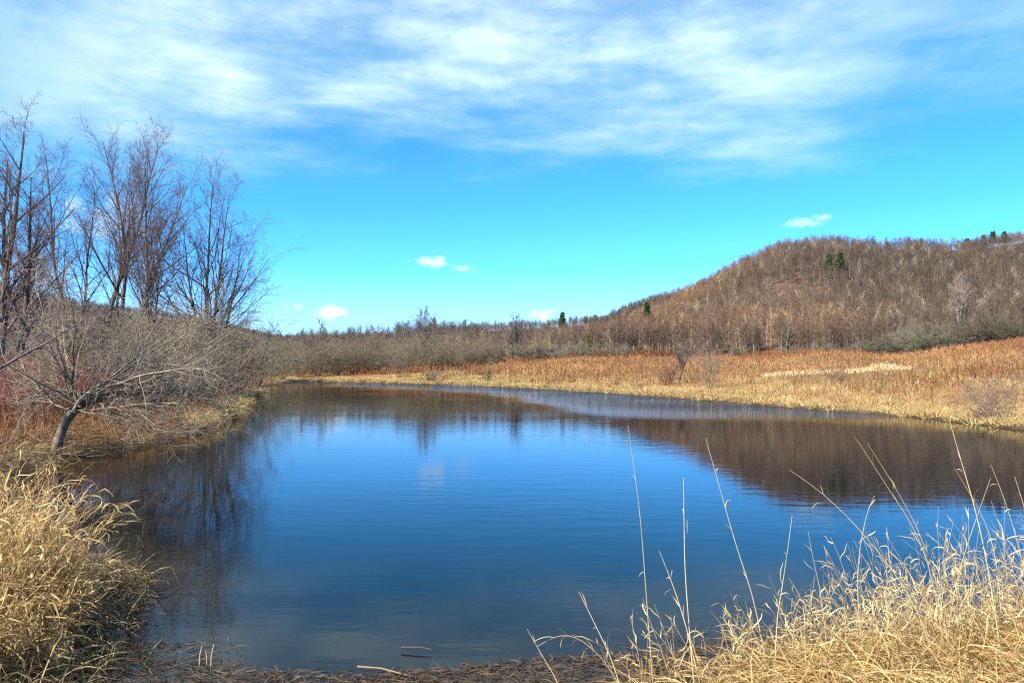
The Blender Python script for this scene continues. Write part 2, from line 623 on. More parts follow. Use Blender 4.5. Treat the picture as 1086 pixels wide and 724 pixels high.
def tall_tree(seed, H, stems, lean, r0, spread=.6, n1=19, n2=7, n3=6, n4=4, up=.05, t1=.32, l1=.42, bark=(BARK_A, BARK_B), twig=(TWIG_A, TWIG_B), rtw=.0055):
    """stems: list of (dx, dy, height fraction, lean x, lean y)"""
    g = np.random.default_rng(seed)
    P0 = np.array([(s[0], s[1], -.2) for s in stems], float)
    D0 = nrm(np.array([(s[3] + lean, s[4], 1.0) for s in stems], float))
    L = np.array([H * s[2] for s in stems])
    R0 = r0 * np.array([s[2] for s in stems]) ** 1.3
    l0 = grow(g, P0, D0, L, R0, 14, .05, .03, .10)
    a = sprout(g, *l0, L, n1, t1, .98, R(16), R(18 + 34 * spread), l1, .55, .72, .013)
    l1_ = grow(g, *a, 9, .06, up * .8, .22)
    b = sprout(g, *l1_, a[2], n2, .15, 1.0, R(16), R(46), .50, .6, .4, .010)
    l2 = grow(g, *b, 6, .07, up * .6, .35)
    c = sprout(g, *l2, b[2], n3, .12, 1.0, R(20), R(60), .52, .62, .35, rtw * 1.2)
    l3 = grow(g, *c, 4, .07, up * .4, .5)
    d = sprout(g, *l3, c[2], n4, .1, 1.0, R(20), R(60), .6, .7, .3, rtw)
    l4 = grow(g, *d, 3, .06, up * .3, .6)
    trunk = [tube_part(l0, 9, g, *bark), tube_part(l1_, 6, g, *bark)]
    crown = [tube_part(l2, 4, g, *twig), tube_part(l3, 3, g, *twig), tube_part(l4, 3, g, *twig)]
    return trunk, crown


def put(name, label, cat, loc, trunk, crown, group=None, tn='trunk', cn='crown', mats=None):
    e = empty(name, loc, label, cat, group)
    mats = mats or (M_BARK, M_TWIG)
    build(tn, trunk, mats[0], e)
    build(cn, crown, mats[1], e)
    return e


def left_trees():
    # (pixel x of the base, distance, pixel y of the top, stems, label, kwargs)
    T = [
        (-4, 40, 98, [(0, 0, 1, .05, 0), (.4, .5, .82, .16, .05), (-.3, .3, .9, -.1, .1)], 'largest bare tree with wide crooked limbs cut off at the left edge',
         dict(r0=.27, spread=1.0, n1=15, t1=.2, l1=.46)),
        (72, 58, 150, [(0, 0, 1, .02, 0), (.5, 0, .85, .08, 0)], 'slender bare tree with two thin leaning stems next to the largest tree', dict(r0=.20, spread=.7)),
        (107, 60, 124, [(0, 0, 1, .0, 0), (.6, .3, .9, .07, 0)], 'tallest straight bare tree of the left row, its dark trunk dividing high up', dict(r0=.24, spread=.55, n1=20)),
        (124, 66, 160, [(0, 0, 1, .03, 0)], 'thin single stemmed bare tree just right of the tallest straight one', dict(r0=.16, spread=.5)),
        (140, 60, 160, [(0, 0, 1, -.02, 0), (.3, .2, .8, .12, 0)], 'bare tree with slim forked trunk left of the tree with a round twiggy top', dict(r0=.19, spread=.6)),
        (150, 57, 152, [(0, 0, 1, .06, 0), (.4, 0, .75, .09, 0)], 'bare tree with a round twiggy top bending towards the gap before the fan shaped tree', dict(r0=.20, spread=.8, l1=.40)),
        (212, 66, 158, [(0, 0, 1, .0, 0), (.7, .1, .93, .07, 0), (.2, .5, .8, -.10, .03), (1.0, .2, .72, .24, 0)],
         'broad fan shaped bare tree standing apart at the right end of the row', dict(r0=.22, spread=1.35, n1=20, l1=.52, t1=.16)),
        (30, 74, 205, [(0, 0, 1, .02, 0), (.4, .2, .8, -.1, 0)], 'shorter bare tree seen behind the largest tree at the left', dict(r0=.17, spread=.8)),
    ]
    for i, (px, Y, top, stems, label, kw) in enumerate(T):
        p = at(px, None, Y)
        H = (389 - top) / 845 * Y + EYE - p[2]
        t, c = tall_tree(100 + i, H * (.92, .95, 1.05, .94, .94, .95, .88, .93)[i], stems, 0, kw.pop('r0'), **kw)
        put('bare_tree', label, 'tree', p, t, c, 'tall bare trees on the left bank')


left_trees()


def hawthorn():
    """low spreading tree at the water's edge; leans and reaches out to the right"""
    g = np.random.default_rng(42)
    p = np.array([-12.35, 21.6, 0.0])
    p[2] = gz(p[0], p[1])
    a1 = (.19, .15, .11), (.28, .23, .17)
    a2 = (.21, .175, .13), (.34, .285, .22)
    P = np.array([[(0, 0, -.15), (.10, 0, .35), (.22, .02, .75), (.42, .02, 1.12), (.62, .02, 1.45)],
                  [(.05, .05, -.1), (.08, .1, .4), (.25, .12, .8), (.50, .15, 1.2), (.55, .2, 1.7)]], float)
    Rr = np.array([[.16, .125, .115, .11, .08], [.08, .075, .07, .07, .06]])
    # fan of limbs: polar angle in the picture plane plus depth spread
    n = 22
    ang = np.linspace(R(0), R(158), n) + g.normal(0, .16, n)
    dep = g.normal(0, .5, n)
    D = nrm(np.stack([np.cos(ang), dep, np.sin(ang) * .8], -1))
    Ln = np.interp(ang, [0, R(45), R(90), R(165)], [4.6, 4.8, 3.7, 2.9]) * g.uniform(.75, 1.1, n)
    st = np.array([.55, .05, 1.35]) + g.normal(0, .12, (n, 3)) * np.array([1, 1, 1.4])
    R0 = g.uniform(.022, .05, n)
    l1 = grow(g, st, D, Ln, R0, 12, .11, .0, .22, pull=np.array([.03, 0, -.014]))
    # one long lateral bough, nearly level
    b0 = grow(g, np.array([[.45, 0, 1.1], [.5, .1, 1.2], [.5, 0, 1.3]]), nrm(np.array([[1, -.15, .18], [1, .3, .3], [1., 0, .55]])),
              np.array([3.5, 4.0, 4.5]), np.array([.055, .05, .05]), 12, .06, .004, .25)
    L1 = np.concatenate([Ln, [3.5, 4.0, 4.5]])
    l1 = tuple(np.concatenate([q, w]) for q, w in zip(l1, b0))
    b = sprout(g, *l1, L1, 10, .10, 1, R(20), R(75), .42, .55, .35, .010)
    l2 = grow(g, *b, 7, .10, .035, .4, pull=np.array([.02, 0, 0]))
    c = sprout(g, *l2, b[2], 9, .1, 1, R(20), R(65), .48, .6, .3, .005)
    l3 = grow(g, *c, 5, .12, .01, .5)
    d = sprout(g, *l3, c[2], 3, .1, 1, R(20), R(70), .5, .7, .3, .0045)
    l4 = grow(g, *d, 3, .12, .01, .6)
    trunk = [tube_part((P, Rr), 12, g, *a1), tube_part(l1, 7, g, *a1)]
    crown = [tube_part(l2, 4, g, *a2), tube_part(l3, 3, g, *a2), tube_part(l4, 3, g, *a2)]
    put('spreading_tree', 'small low leaning grey tree with dense twigs fanning out over the left bank', 'tree', p, trunk, crown)


hawthorn()


def edge_bough():
    """a young tree outside the left edge whose bough sweeps up into the picture"""
    g = np.random.default_rng(77)
    base = np.array([-12.6, 17.2, 0])
    base[2] = gz(base[0], base[1])
    P = np.array([[(0, 0, -.1), (-.05, 0, .7), (.05, .05, 1.5), (.35, .1, 2.3), (.3, .2, 3.4)]], float)
    Rr = np.array([[.10, .09, .085, .07, .04]])
    D = nrm(np.array([[1, .1, .35], [.9, -.2, .9], [.5, .3, 1], [-.6, 0, 1], [-.2, .4, 1.2]]))
    l1 = grow(g, np.array([[.1, 0, 1.7], [.3, .1, 2.2], [.35, .1, 2.5], [.2, 0, 1.9], [.3, .2, 3.2]]), D, np.array([3.6, 2.6, 2.3, 2.2, 1.8]),
              np.array([.05, .045, .04, .04, .035]), 12, .05, .035, .2)
    b = sprout(g, *l1, np.array([3.6, 2.6, 2.3, 2.2, 1.8]), 8, .2, 1, R(18), R(50), .35, .5, .3, .008)
    l2 = grow(g, *b, 7, .09, .02, .35)
    c = sprout(g, *l2, b[2], 5, .1, 1, R(20), R(60), .45, .6, .3, .005)
    l3 = grow(g, *c, 4, .1, .01, .5)
    a = (.16, .125, .105), (.22, .18, .15)
    t = (.19, .14, .13), (.27, .21, .19)
    put('young_tree', 'young bare tree whose long bough sweeps in from the left edge', 'tree', base,
        [tube_part((P, Rr), 9, g, *a), tube_part(l1, 6, g, *a)], [tube_part(l2, 4, g, *t), tube_part(l3, 3, g, *t)])


edge_bough()


# ------------------------------------------------------------------ shrubs
def shrub_parts(seed, H=4.5, Wd=1.0, n0=13, n1=9, n2=7, n3=5, col=None, rtw=.010):
    g = np.random.default_rng(seed)
    a, b = col
    az = g.uniform(0, 6.28, n0)
    el = g.uniform(.1, 1.0, n0) * Wd
    D = nrm(np.stack([np.cos(az) * el, np.sin(az) * el, np.ones(n0)], -1))
    P0 = np.stack([np.cos(az) * .25, np.sin(az) * .25, np.full(n0, -.15)], -1) * g.uniform(.3, 1.2, (n0, 1))
    P0[:, 2] = -.15
    L = H * g.uniform(.75, 1.15, n0) * np.sqrt(1 + el ** 2 * .5)
    l0 = grow(g, P0, D, L, np.full(n0, .022 * H / 3), 10, .09, .0, .3)
    q = sprout(g, *l0, L, n1, .12, 1, R(25), R(65), .45, .6, .45, .012)
    l1 = grow(g, *q, 6, .12, .0, .4)
    w = sprout(g, *l1, q[2], n2, .1, 1, R(25), R(70), .5, .65, .3, rtw)
    l2 = grow(g, *w, 4, .14, .01, .6)
    e = sprout(g, *l2, w[2], n3, .1, 1, R(25), R(70), .55, .8, .2, rtw * .8)
    l3 = grow(g, *e, 3, .12, .0, .7)
    return ([tube_part(l0, 6, g, tuple(np.array(a) * .8), tuple(np.array(b) * .8)), tube_part(l1, 4, g, a, b)],
            [tube_part(l2, 3, g, a, b), tube_part(l3, 3, g, a, b)])


OLIVE = (.160, .130, .085), (.265, .225, .15)
GREYBR = (.165, .128, .092), (.27, .215, .16)
REDBR = (.20, .095, .060), (.30, .16, .11)
DARKSH = (.09, .075, .055), (.15, .125, .095)


def shrubs():
    def protos(seeds, name, cat, label, group, **kw):
        out = []
        for s in seeds:
            t, c = shrub_parts(s, **kw)
            out.append(put(name, label, cat, (0, 0, 0), t, c, group, 'stems', 'twigs'))
        return out

    def place(pr, spots, H, g):
        used = set()
        for i, (px, Y, h, label, group, wide) in enumerate(spots):
            k = i % len(pr)
            p = at(px, None, Y)
            sc = (h / H * wide, h / H)
            if k not in used:
                used.add(k)
                e = pr[k]
                e.location = p
                e.scale = (sc[0], sc[0], sc[1])
                e.rotation_euler = (0, 0, g.uniform(0, 6.28))
                if label:
                    e['label'] = label
                if group:
                    e['group'] = group
            else:
                copy_tree(pr[k], p, g.uniform(0, 6.28), sc, label, group)

    g = np.random.default_rng(5)
    # grey shrubs on the left bank behind the leaning tree
    GL = 'grey leafless shrubs on the left bank'
    lb = 'grey leafless shrub in the tangle behind the small leaning tree'
    pr = protos((201, 202, 203), 'grey_shrub', 'shrub', lb, GL, H=4.5, Wd=1.1, n1=8, n2=6, n3=4, col=GREYBR)
    place(pr, [(142, 36, 4.0, lb, GL, 1.2), (168, 38, 3.9, lb, GL, 1.1), (214, 46, 3.9, lb, GL, 1.1),
               (112, 44, 4.8, lb, GL, 1.2), (158, 50, 5.0, lb, GL, 1.2), (200, 56, 5.2, lb, GL, 1.2),
               (230, 58, 4.4, 'grey leafless shrub leaning over the water beside the straw tussocks', GL, 1.1),
               (250, 68, 5.4, 'pale grey shrub under the broad fan shaped tree', GL, 1.2),
               (262, 80, 5.4, lb, GL, 1.25), (272, 90, 5.6, 'last grey shrub before the olive shrubs at the end of the pond', GL, 1.2),
               (60, 50, 5.0, lb, GL, 1.2), (18, 46, 4.6, lb, GL, 1.2)], 4.5, g)
    # olive-grey band across the far end of the pond
    GO = 'olive grey shrubs across the far end of the pond'
    lo = 'olive grey leafless shrub in the dense band beyond the far shore'
    pr = protos((211, 212, 213, 214), 'olive_shrub', 'shrub', lo, GO, H=6.0, Wd=.85, n0=13, n1=9, n2=6, n3=4, col=OLIVE, rtw=.014)
    sp = []
    for (px, Y, h) in ((px_, Y_, h_ * (.72 if px_ > 385 else .85) * g.uniform(.8, 1.2)) for px_, Y_, h_ in ((286, 122, 6.0), (300, 136, 6.4), (318, 146, 6.6), (338, 150, 7.2), (358, 152, 6.8), (376, 155, 7.0), (395, 156, 7.0), (412, 158, 7.8),
                       (430, 158, 8.0), (449, 157, 8.2), (466, 158, 8.6), (482, 160, 7.2), (306, 158, 7.6), (330, 164, 7.6), (352, 166, 8.4), (384, 168, 8.0),
                       (404, 168, 8.6), (424, 170, 9.4), (441, 171, 8.8), (458, 171, 9.2), (474, 172, 8.0), (498, 168, 6.2), (368, 172, 8.6))):
        sp.append((px, Y, h, lo, GO, 1.05))
    place(pr, sp, 6.0, g)
    # lower grey-green scrub along the foot of the wood
    GS = 'pale scrub bushes along the foot of the wood'
    ls = 'low pale grey bush between the red meadow and the wood'
    pr = protos((221, 222), 'scrub_bush', 'bush', ls, GS, H=3.0, Wd=1.3, n0=13, n1=8, n2=6, n3=5, col=((.17, .145, .10), (.27, .235, .165)), rtw=.016)
    place(pr, [(x, Y, h, ls, GS, 1.3) for x, Y, h in ((505, 172, 4.2), (520, 176, 4.6), (538, 178, 4.0), (556, 178, 4.2), (575, 180, 4.0), (596, 178, 3.4),
                                                      (622, 182, 3.6), (660, 182, 3.2), (838, 180, 2.6), (866, 178, 3.0), (722, 182, 2.2), (780, 182, 2.4))], 3.0, g)
    GG = 'large rounded bushes at the right foot of the hill'
    pr = protos((231, 232), 'round_bush', 'bush', 'grey green rounded bush', GG, H=4.5, Wd=1.35, n0=20, n1=10, n2=8, n3=5, col=((.135, .125, .085), (.225, .21, .145)), rtw=.016)
    place(pr, [(985, 160, 5.6, 'largest grey green rounded bush with a domed top below the hill', GG, 1.35),
               (950, 166, 4.0, 'grey green rounded bush touching the left side of the largest domed bush', GG, 1.3),
               (920, 170, 3.2, 'low grey green rounded bush at the left end of the rounded bushes', GG, 1.3),
               (1078, 160, 5.2, 'grey green rounded bush cut off by the right edge below the hill', GG, 1.3)], 4.5, g)
    GD = 'dark bushes at the right foot of the hill'
    pr = protos((241, 242), 'dark_bush', 'bush', 'dark leafless bush', GD, H=4.5, Wd=1.2, n0=18, n1=9, n2=8, n3=5, col=DARKSH, rtw=.018)
    place(pr, [(1022, 164, 5.2, 'dark leafless bush right of the largest domed grey green bush', GD, 1.3),
               (1050, 164, 5.8, 'darkest leafless bush near the right edge, second of the two dark ones', GD, 1.3)], 4.5, g)
    # single bushes out on the meadow and on the shore
    t, c = shrub_parts(251, H=1.75, Wd=1.0, n0=15, n1=8, n2=5, n3=3, col=((.17, .12, .09), (.28, .20, .15)), rtw=.006)
    p = at(1052, None, 35.0)
    put('shore_bush', 'tangled brown bush hanging over the right shore by the water', 'bush', p, t, c, None, 'stems', 'twigs')
    t, c = shrub_parts(252, H=1.7, Wd=.7, n0=14, n1=7, n2=6, n3=3, col=((.17, .13, .09), (.26, .20, .14)), rtw=.012)
    put('shore_bush', 'small dark bush alone on the far shore in front of the olive shrubs', 'bush', at(458, None, 119), t, c, None, 'stems', 'twigs')
    t, c = shrub_parts(253, H=3.4, Wd=.45, n0=7, n1=7, n2=6, n3=3, col=((.22, .18, .13), (.30, .25, .18)), rtw=.008)
    put('sapling_clump', 'thin pale sapling clump right of the small dark tree in the meadow', 'sapling', at(752, None, 66), t, c, None, 'stems', 'twigs')
    t, c = shrub_parts(254, H=2.0, Wd=.5, n0=8, n1=6, n2=6, n3=3, col=((.14, .09, .07), (.22, .15, .11)), rtw=.007)
    put('meadow_bush', 'small brown bush on the straw meadow left of the tangled shore bush', 'bush', at(889, None, 60), t, c, None, 'stems', 'twigs')
    t, c = shrub_parts(256, H=2.2, Wd=.7, n0=16, n1=7, n2=6, n3=3, col=REDBR, rtw=.008)
    put('meadow_bush', 'reddish twiggy bush at the foot of the small dark tree in the meadow', 'bush', at(708, None, 76), t, c, None, 'stems', 'twigs')
    t, c = shrub_parts(257, H=1.6, Wd=.6, n0=10, n1=6, n2=5, n3=3, col=DARKSH, rtw=.008)
    put('meadow_bush', 'low dark bush on the yellow strip near the left end of the meadow', 'bush', at(516, None, 110), t, c, None, 'stems', 'twigs')
    t, c = shrub_parts(258, H=4.2, Wd=.6, n0=5, n1=8, n2=7, n3=4, col=((.13, .10, .08), (.20, .16, .13)), rtw=.012)
    put('dead_sapling', 'dark thin sapling in the red weeds in front of the olive shrubs', 'sapling', at(423, None, 134), t, c, None, 'stems', 'twigs')
    # the small dark broken tree in the meadow
    g = np.random.default_rng(61)
    t, c = tall_tree(262, 4.6, [(0, 0, .62, .05, 0), (.15, 0, .8, -.14, .1), (-.1, .1, 1, .12, 0)], 0, .17, spread=1.1, n1=9, n2=6, n3=6, n4=4, t1=.3, l1=.45, up=0,
                     bark=((.10, .08, .06), (.16, .13, .10)), rtw=.008)
    put('meadow_tree', 'small dark stunted tree standing alone in the meadow near the shore', 'tree', at(720, None, 78), t, c)
    # taller single trees that rise over the shrub band
    for i, (px, Y, top, r0, label) in enumerate(((452, 166, 327, .22, 'tall twiggy tree rising above the olive shrubs'),
                                                 (548, 182, 335, .26, 'round crowned dark tree at the left end of the wood'),
                                                 (426, 178, 341, .18, 'thin bare tree just left of the tall twiggy tree above the shrubs'),
                                                 (334, 160, 341, .16, 'thin bare tree poking above the olive shrubs near the pond corner'))):
        p = at(px, None, Y)
        H = (389 - top) / 845 * Y + EYE - p[2]
        t, c = tall_tree(270 + i, H, [(0, 0, 1, .0, 0), (.4, 0, .85, .16, 0), (-.3, .2, .85, -.18, 0)], 0, r0, spread=1.1, n1=12, n2=7, n3=6, n4=4, t1=.2, l1=.5, rtw=.016)
        put('bare_tree', label, 'tree', p, t, c)


shrubs()


# ------------------------------------------------------------------ the wooded hill
def far_tree(seed, H=11.0, pale=False, detail=1.0):
    """one bare wood tree: trunk tubes and a crown of slivers; tint colours"""
    g = np.random.default_rng(seed)
    l0 = grow(g, np.array([[0, 0, -.4]]), nrm(np.array([[g.normal(0, .04), g.normal(0, .04), 1]])), np.array([H * .86]), np.array([.15]), 7, .03, .02, .25)
    a = sprout(g, *l0, np.array([H * .86]), 15, .26, .98, R(22), R(52), .40, .5, .5, .035)
    l1 = grow(g, *a, 4, .08, .07, .35)
    b = sprout(g, *l1, a[2], 7, .15, 1, R(18), R(50), .50, .6, .3, .018)
    l2 = grow(g, *b, 2, .05, .04, .4)
    n = int(3 * detail)
    e = sprout(g, *l2, b[2], n, .1, 1, R(18), R(55), .75, .6, .2, .014)
    bk = ((.135, .105, .082), (.225, .18, .145)) if not pale else ((.30, .25, .19), (.42, .36, .28))
    tw = ((.086, .054, .040), (.155, .098, .070)) if not pale else ((.24, .17, .11), (.33, .25, .17))
    trunk = [tube_part(l0, 5, g, *bk), tube_part(l1, 3, g, *bk)]
    d2 = nrm(l2[0][:, 1] - l2[0][:, 0])
    c1 = tris(b[0], d2, b[2] * 1.05, np.full(len(b[2]), .032), g, colr(g, len(b[2]), *tw))
    c2 = tris(e[0], nrm(e[1] + np.array([0, 0, .25])), np.maximum(e[2], .6), np.full(len(e[2]), .028), g, colr(g, len(e[2]), *tw))
    return trunk, [c1, c2]


def pine(seed, H, w=.28):
    g = np.random.default_rng(seed)
    l0 = grow(g, np.array([[0, 0, -.3]]), np.array([[0, 0, 1.]]), np.array([H]), np.array([.018 * H]), 8, .015, .02, .15)
    n = 60
    a = sprout(g, *l0, np.array([H]), n, .22, .99, R(62), R(88), w, .25, .78, .02)
    l1 = grow(g, *a, 5, .07, .05, .3)
    m = 16
    b = sprout(g, *l1, a[2], m, .25, 1, R(25), R(75), .30, .5, .2, .01)
    ps = np.repeat(b[0], 7, 0) + g.normal(0, .17, (len(b[0]) * 7, 3))
    D = nrm(np.repeat(b[1], 7, 0) + g.normal(0, .7, (len(ps), 3)) + np.array([0, 0, .35]))
    c = tris(ps, D, g.uniform(.35, .75, len(ps)), np.full(len(ps), .085), g, colr(g, len(ps), (.045, .080, .028), (.105, .155, .055)))
    bk = ((.10, .075, .06), (.15, .11, .09))
    return [tube_part(l0, 6, g, *bk), tube_part(l1, 3, g, *bk)], [c]


def instanced(parts_list, k, pos, rot, sc, tint):
    """merge transformed copies of prototype part lists (numpy)"""
    out = []
    for j, parts in enumerate(parts_list):
        sel = np.where(k == j)[0]
        if len(sel) == 0:
            continue
        for v, f, c in parts:
            cs, sn = np.cos(rot[sel])[:, None], np.sin(rot[sel])[:, None]
            s = sc[sel]
            x = (v[:, 0] * cs - v[:, 1] * sn) * s[:, :1] + pos[sel, 0:1]
            y = (v[:, 0] * sn + v[:, 1] * cs) * s[:, :1] + pos[sel, 1:2]
            z = v[:, 2] * s[:, 1:] + pos[sel, 2:3]
            V = np.stack([x, y, z], -1).reshape(-1, 3)
            F = (f[None] + (np.arange(len(sel)) * len(v))[:, None, None]).reshape(-1, f.shape[1])
            cc = (c[None] * tint[sel][:, None, :]).reshape(-1, 3)
            out.append((V, F, cc))
    return out


def wood():
    g = np.random.default_rng(90)
    protos = [far_tree(300 + i, 11.0, pale=(i == 5)) for i in range(6)]
    # scatter: u = x / y across the view, jittered by area
    n = 110000
    u = g.uniform(-.86, .86, n)
    Y = np.sqrt(g.uniform((FOOT + 1) ** 2, 760 ** 2, n))
    Yc = np.interp(u, U_T, Y_T)
    keep = Y < Yc + 25
    dens = (1 / 16. + (1 / 6.2 - 1 / 16.) * smooth(.04, .14, u)) * np.where(Y < FOOT + 14, 1.5, 1.0)
    area = (760 ** 2 - FOOT ** 2) * .86 / n
    # clearings on the slope
    clear = smooth(.42, .62, wob_mid(u * 160 + 11, Y * .7)) * .75
    keep &= g.uniform(0, 1, n) < dens * area * (1 - clear)
    u, Y = u[keep], Y[keep]
    x = u * Y
    z = ground(x, Y)
    n = len(u)
    k = g.choice(6, n, p=[.184, .184, .184, .184, .184, .08])
    hs = g.uniform(.46, .78, n) * np.where(Y < FOOT + 40, 1.12, 1.0)
    hs *= .78 + .22 * smooth(.02, .2, u)
    sc = np.stack([hs * g.uniform(.9, 1.25, n), hs], -1)
    patch = wob_mid(x * .5, Y * .5)
    tint = (1 + .18 * g.normal(size=(n, 1)) + .26 * patch[:, None]) * np.stack([1 + .13 * patch, np.ones(n), 1 - .10 * patch], -1)
    tint = np.clip(tint, .5, 1.7)
    rot = g.uniform(0, 6.28, n)
    pos = np.stack([x, Y, z], -1)
    # the nearest ones in view are things of their own
    near = np.argsort(Y + np.where(np.abs(u) > .66, 9999, 0) + np.where(u < -.05, 9999, 0))[:250]
    roots = []
    for i, (t, c) in enumerate(protos):
        e = put('wood_tree', 'bare grey brown tree in the front edge of the hillside wood', 'tree', (0, 0, 0), t, c, 'trees along the front edge of the wood', mats=(M_WOOD, M_WOOD))
        roots.append(e)
    first = set()
    for i in near:
        e = roots[k[i]]
        lab = 'pale barked bare tree in the front edge of the hillside wood' if k[i] == 5 else 'bare grey brown tree in the front edge of the hillside wood'
        gr = 'pale trees along the front edge of the wood' if k[i] == 5 else 'grey brown trees along the front edge of the wood'
        if k[i] not in first:
            first.add(k[i])
            e.location = pos[i]
            e.rotation_euler = (0, 0, rot[i])
            e.scale = (sc[i, 0], sc[i, 0], sc[i, 1])
            e['label'] = lab
            e['group'] = gr
        else:
            copy_tree(e, pos[i], rot[i], (sc[i, 0], sc[i, 1]), lab, gr)
    rest = np.setdiff1d(np.arange(n), near)
    parts = instanced([t + c for t, c in protos], k[rest], pos[rest], rot[rest], sc[rest], tint[rest])
    o = build('hillside_wood', parts, M_WOOD, None, False)
    tag(o, 'leafless red brown wood covering the hills behind the meadow', 'wood', kind='stuff')
    print('wood trees', n)

    # pines
    ys = np.linspace(FOOT, 470, 400)

    def slope_y(px, py):
        uu = (px - 543) / 845
        h = ground(uu * ys, ys)
        e = 389 - (h - EYE) / ys * 845
        ok = np.where(e <= py)[0]
        return float(ys[ok[0]]) if len(ok) else float(ys[np.argmin(e)])

    def px_pine(px, base, H, label, seed, w=.28):
        p = at(px, None, slope_y(px, base))
        t, c = pine(seed, H, w)
        put('pine_tree', label, 'tree', p, t, c, 'evergreens in the wood', mats=(M_BARK, M_NEEDLE))
    px_pine(687, 352, 13, 'lone dark pine above the pale trees on the lower slope', 401, .22)
    px_pine(880, 296, 10.5, 'left tree of the pair of dark pines halfway up the hill', 402, .3)
    px_pine(892, 297, 11.5, 'right tree of the pair of dark pines halfway up the hill', 403, .32)
    px_pine(596, 352, 11, 'small dark pine on the skyline left of the hill', 404, .3)
    px_pine(1056, 258, 9, 'tallest of the pines in the group on the hill crest', 405, .40)
    px_pine(1045, 258, 7.5, 'leftmost pine in the group on the hill crest', 406, .40)
    px_pine(1068, 257, 8, 'pine on the hill crest nearest the right edge', 407, .40)
    px_pine(1028, 259, 6.5, 'short pine standing alone on the crest left of the pine group', 408, .40)
    # yellow-green bush at the foot of the slope
    t, c = pine(410, 5.2, .45)
    c = [(v, f, cc * np.array([3.6, 2.1, 1.0])) for v, f, cc in c]
    put('evergreen_bush', 'yellow green bush among the bare trees at the left foot of the hill', 'bush', at(622, None, 196), t, c, None, mats=(M_BARK, M_NEEDLE))
    # large pale tree that stands out on the right slope
    t, c = tall_tree(420, 17, [(0, 0, 1, 0, 0), (.3, 0, .9, .12, 0), (-.3, 0, .85, -.12, 0)], 0, .26, spread=.9, n1=13, n2=7, n3=6, n4=4, t1=.3, l1=.4, rtw=.022,
                     bark=((.34, .29, .23), (.46, .40, .32)), twig=((.26, .20, .155), (.36, .29, .22)))
    put('bare_tree', 'large pale bare tree standing out on the right slope above the dark bushes', 'tree', at(1020, None, 206), t, c)


wood()


# ------------------------------------------------------------------ meadow and bank vegetation
def scatter(g, n, x0, x1, y0, y1, pred):
    x = g.uniform(x0, x1, n)
    y = g.uniform(y0, y1, n)
    d = sdist(x, y)
    keep = pred(x, y, d)
    x, y, d = x[keep], y[keep], d[keep]
    return x, y, d, ground(x, y, d)


def up_dirs(g, n, lean, bias=(0, 0, 0)):
    D = g.normal(0, lean, (n, 3)) + np.array(bias)
    D[:, 2] = 1
    return nrm(D)


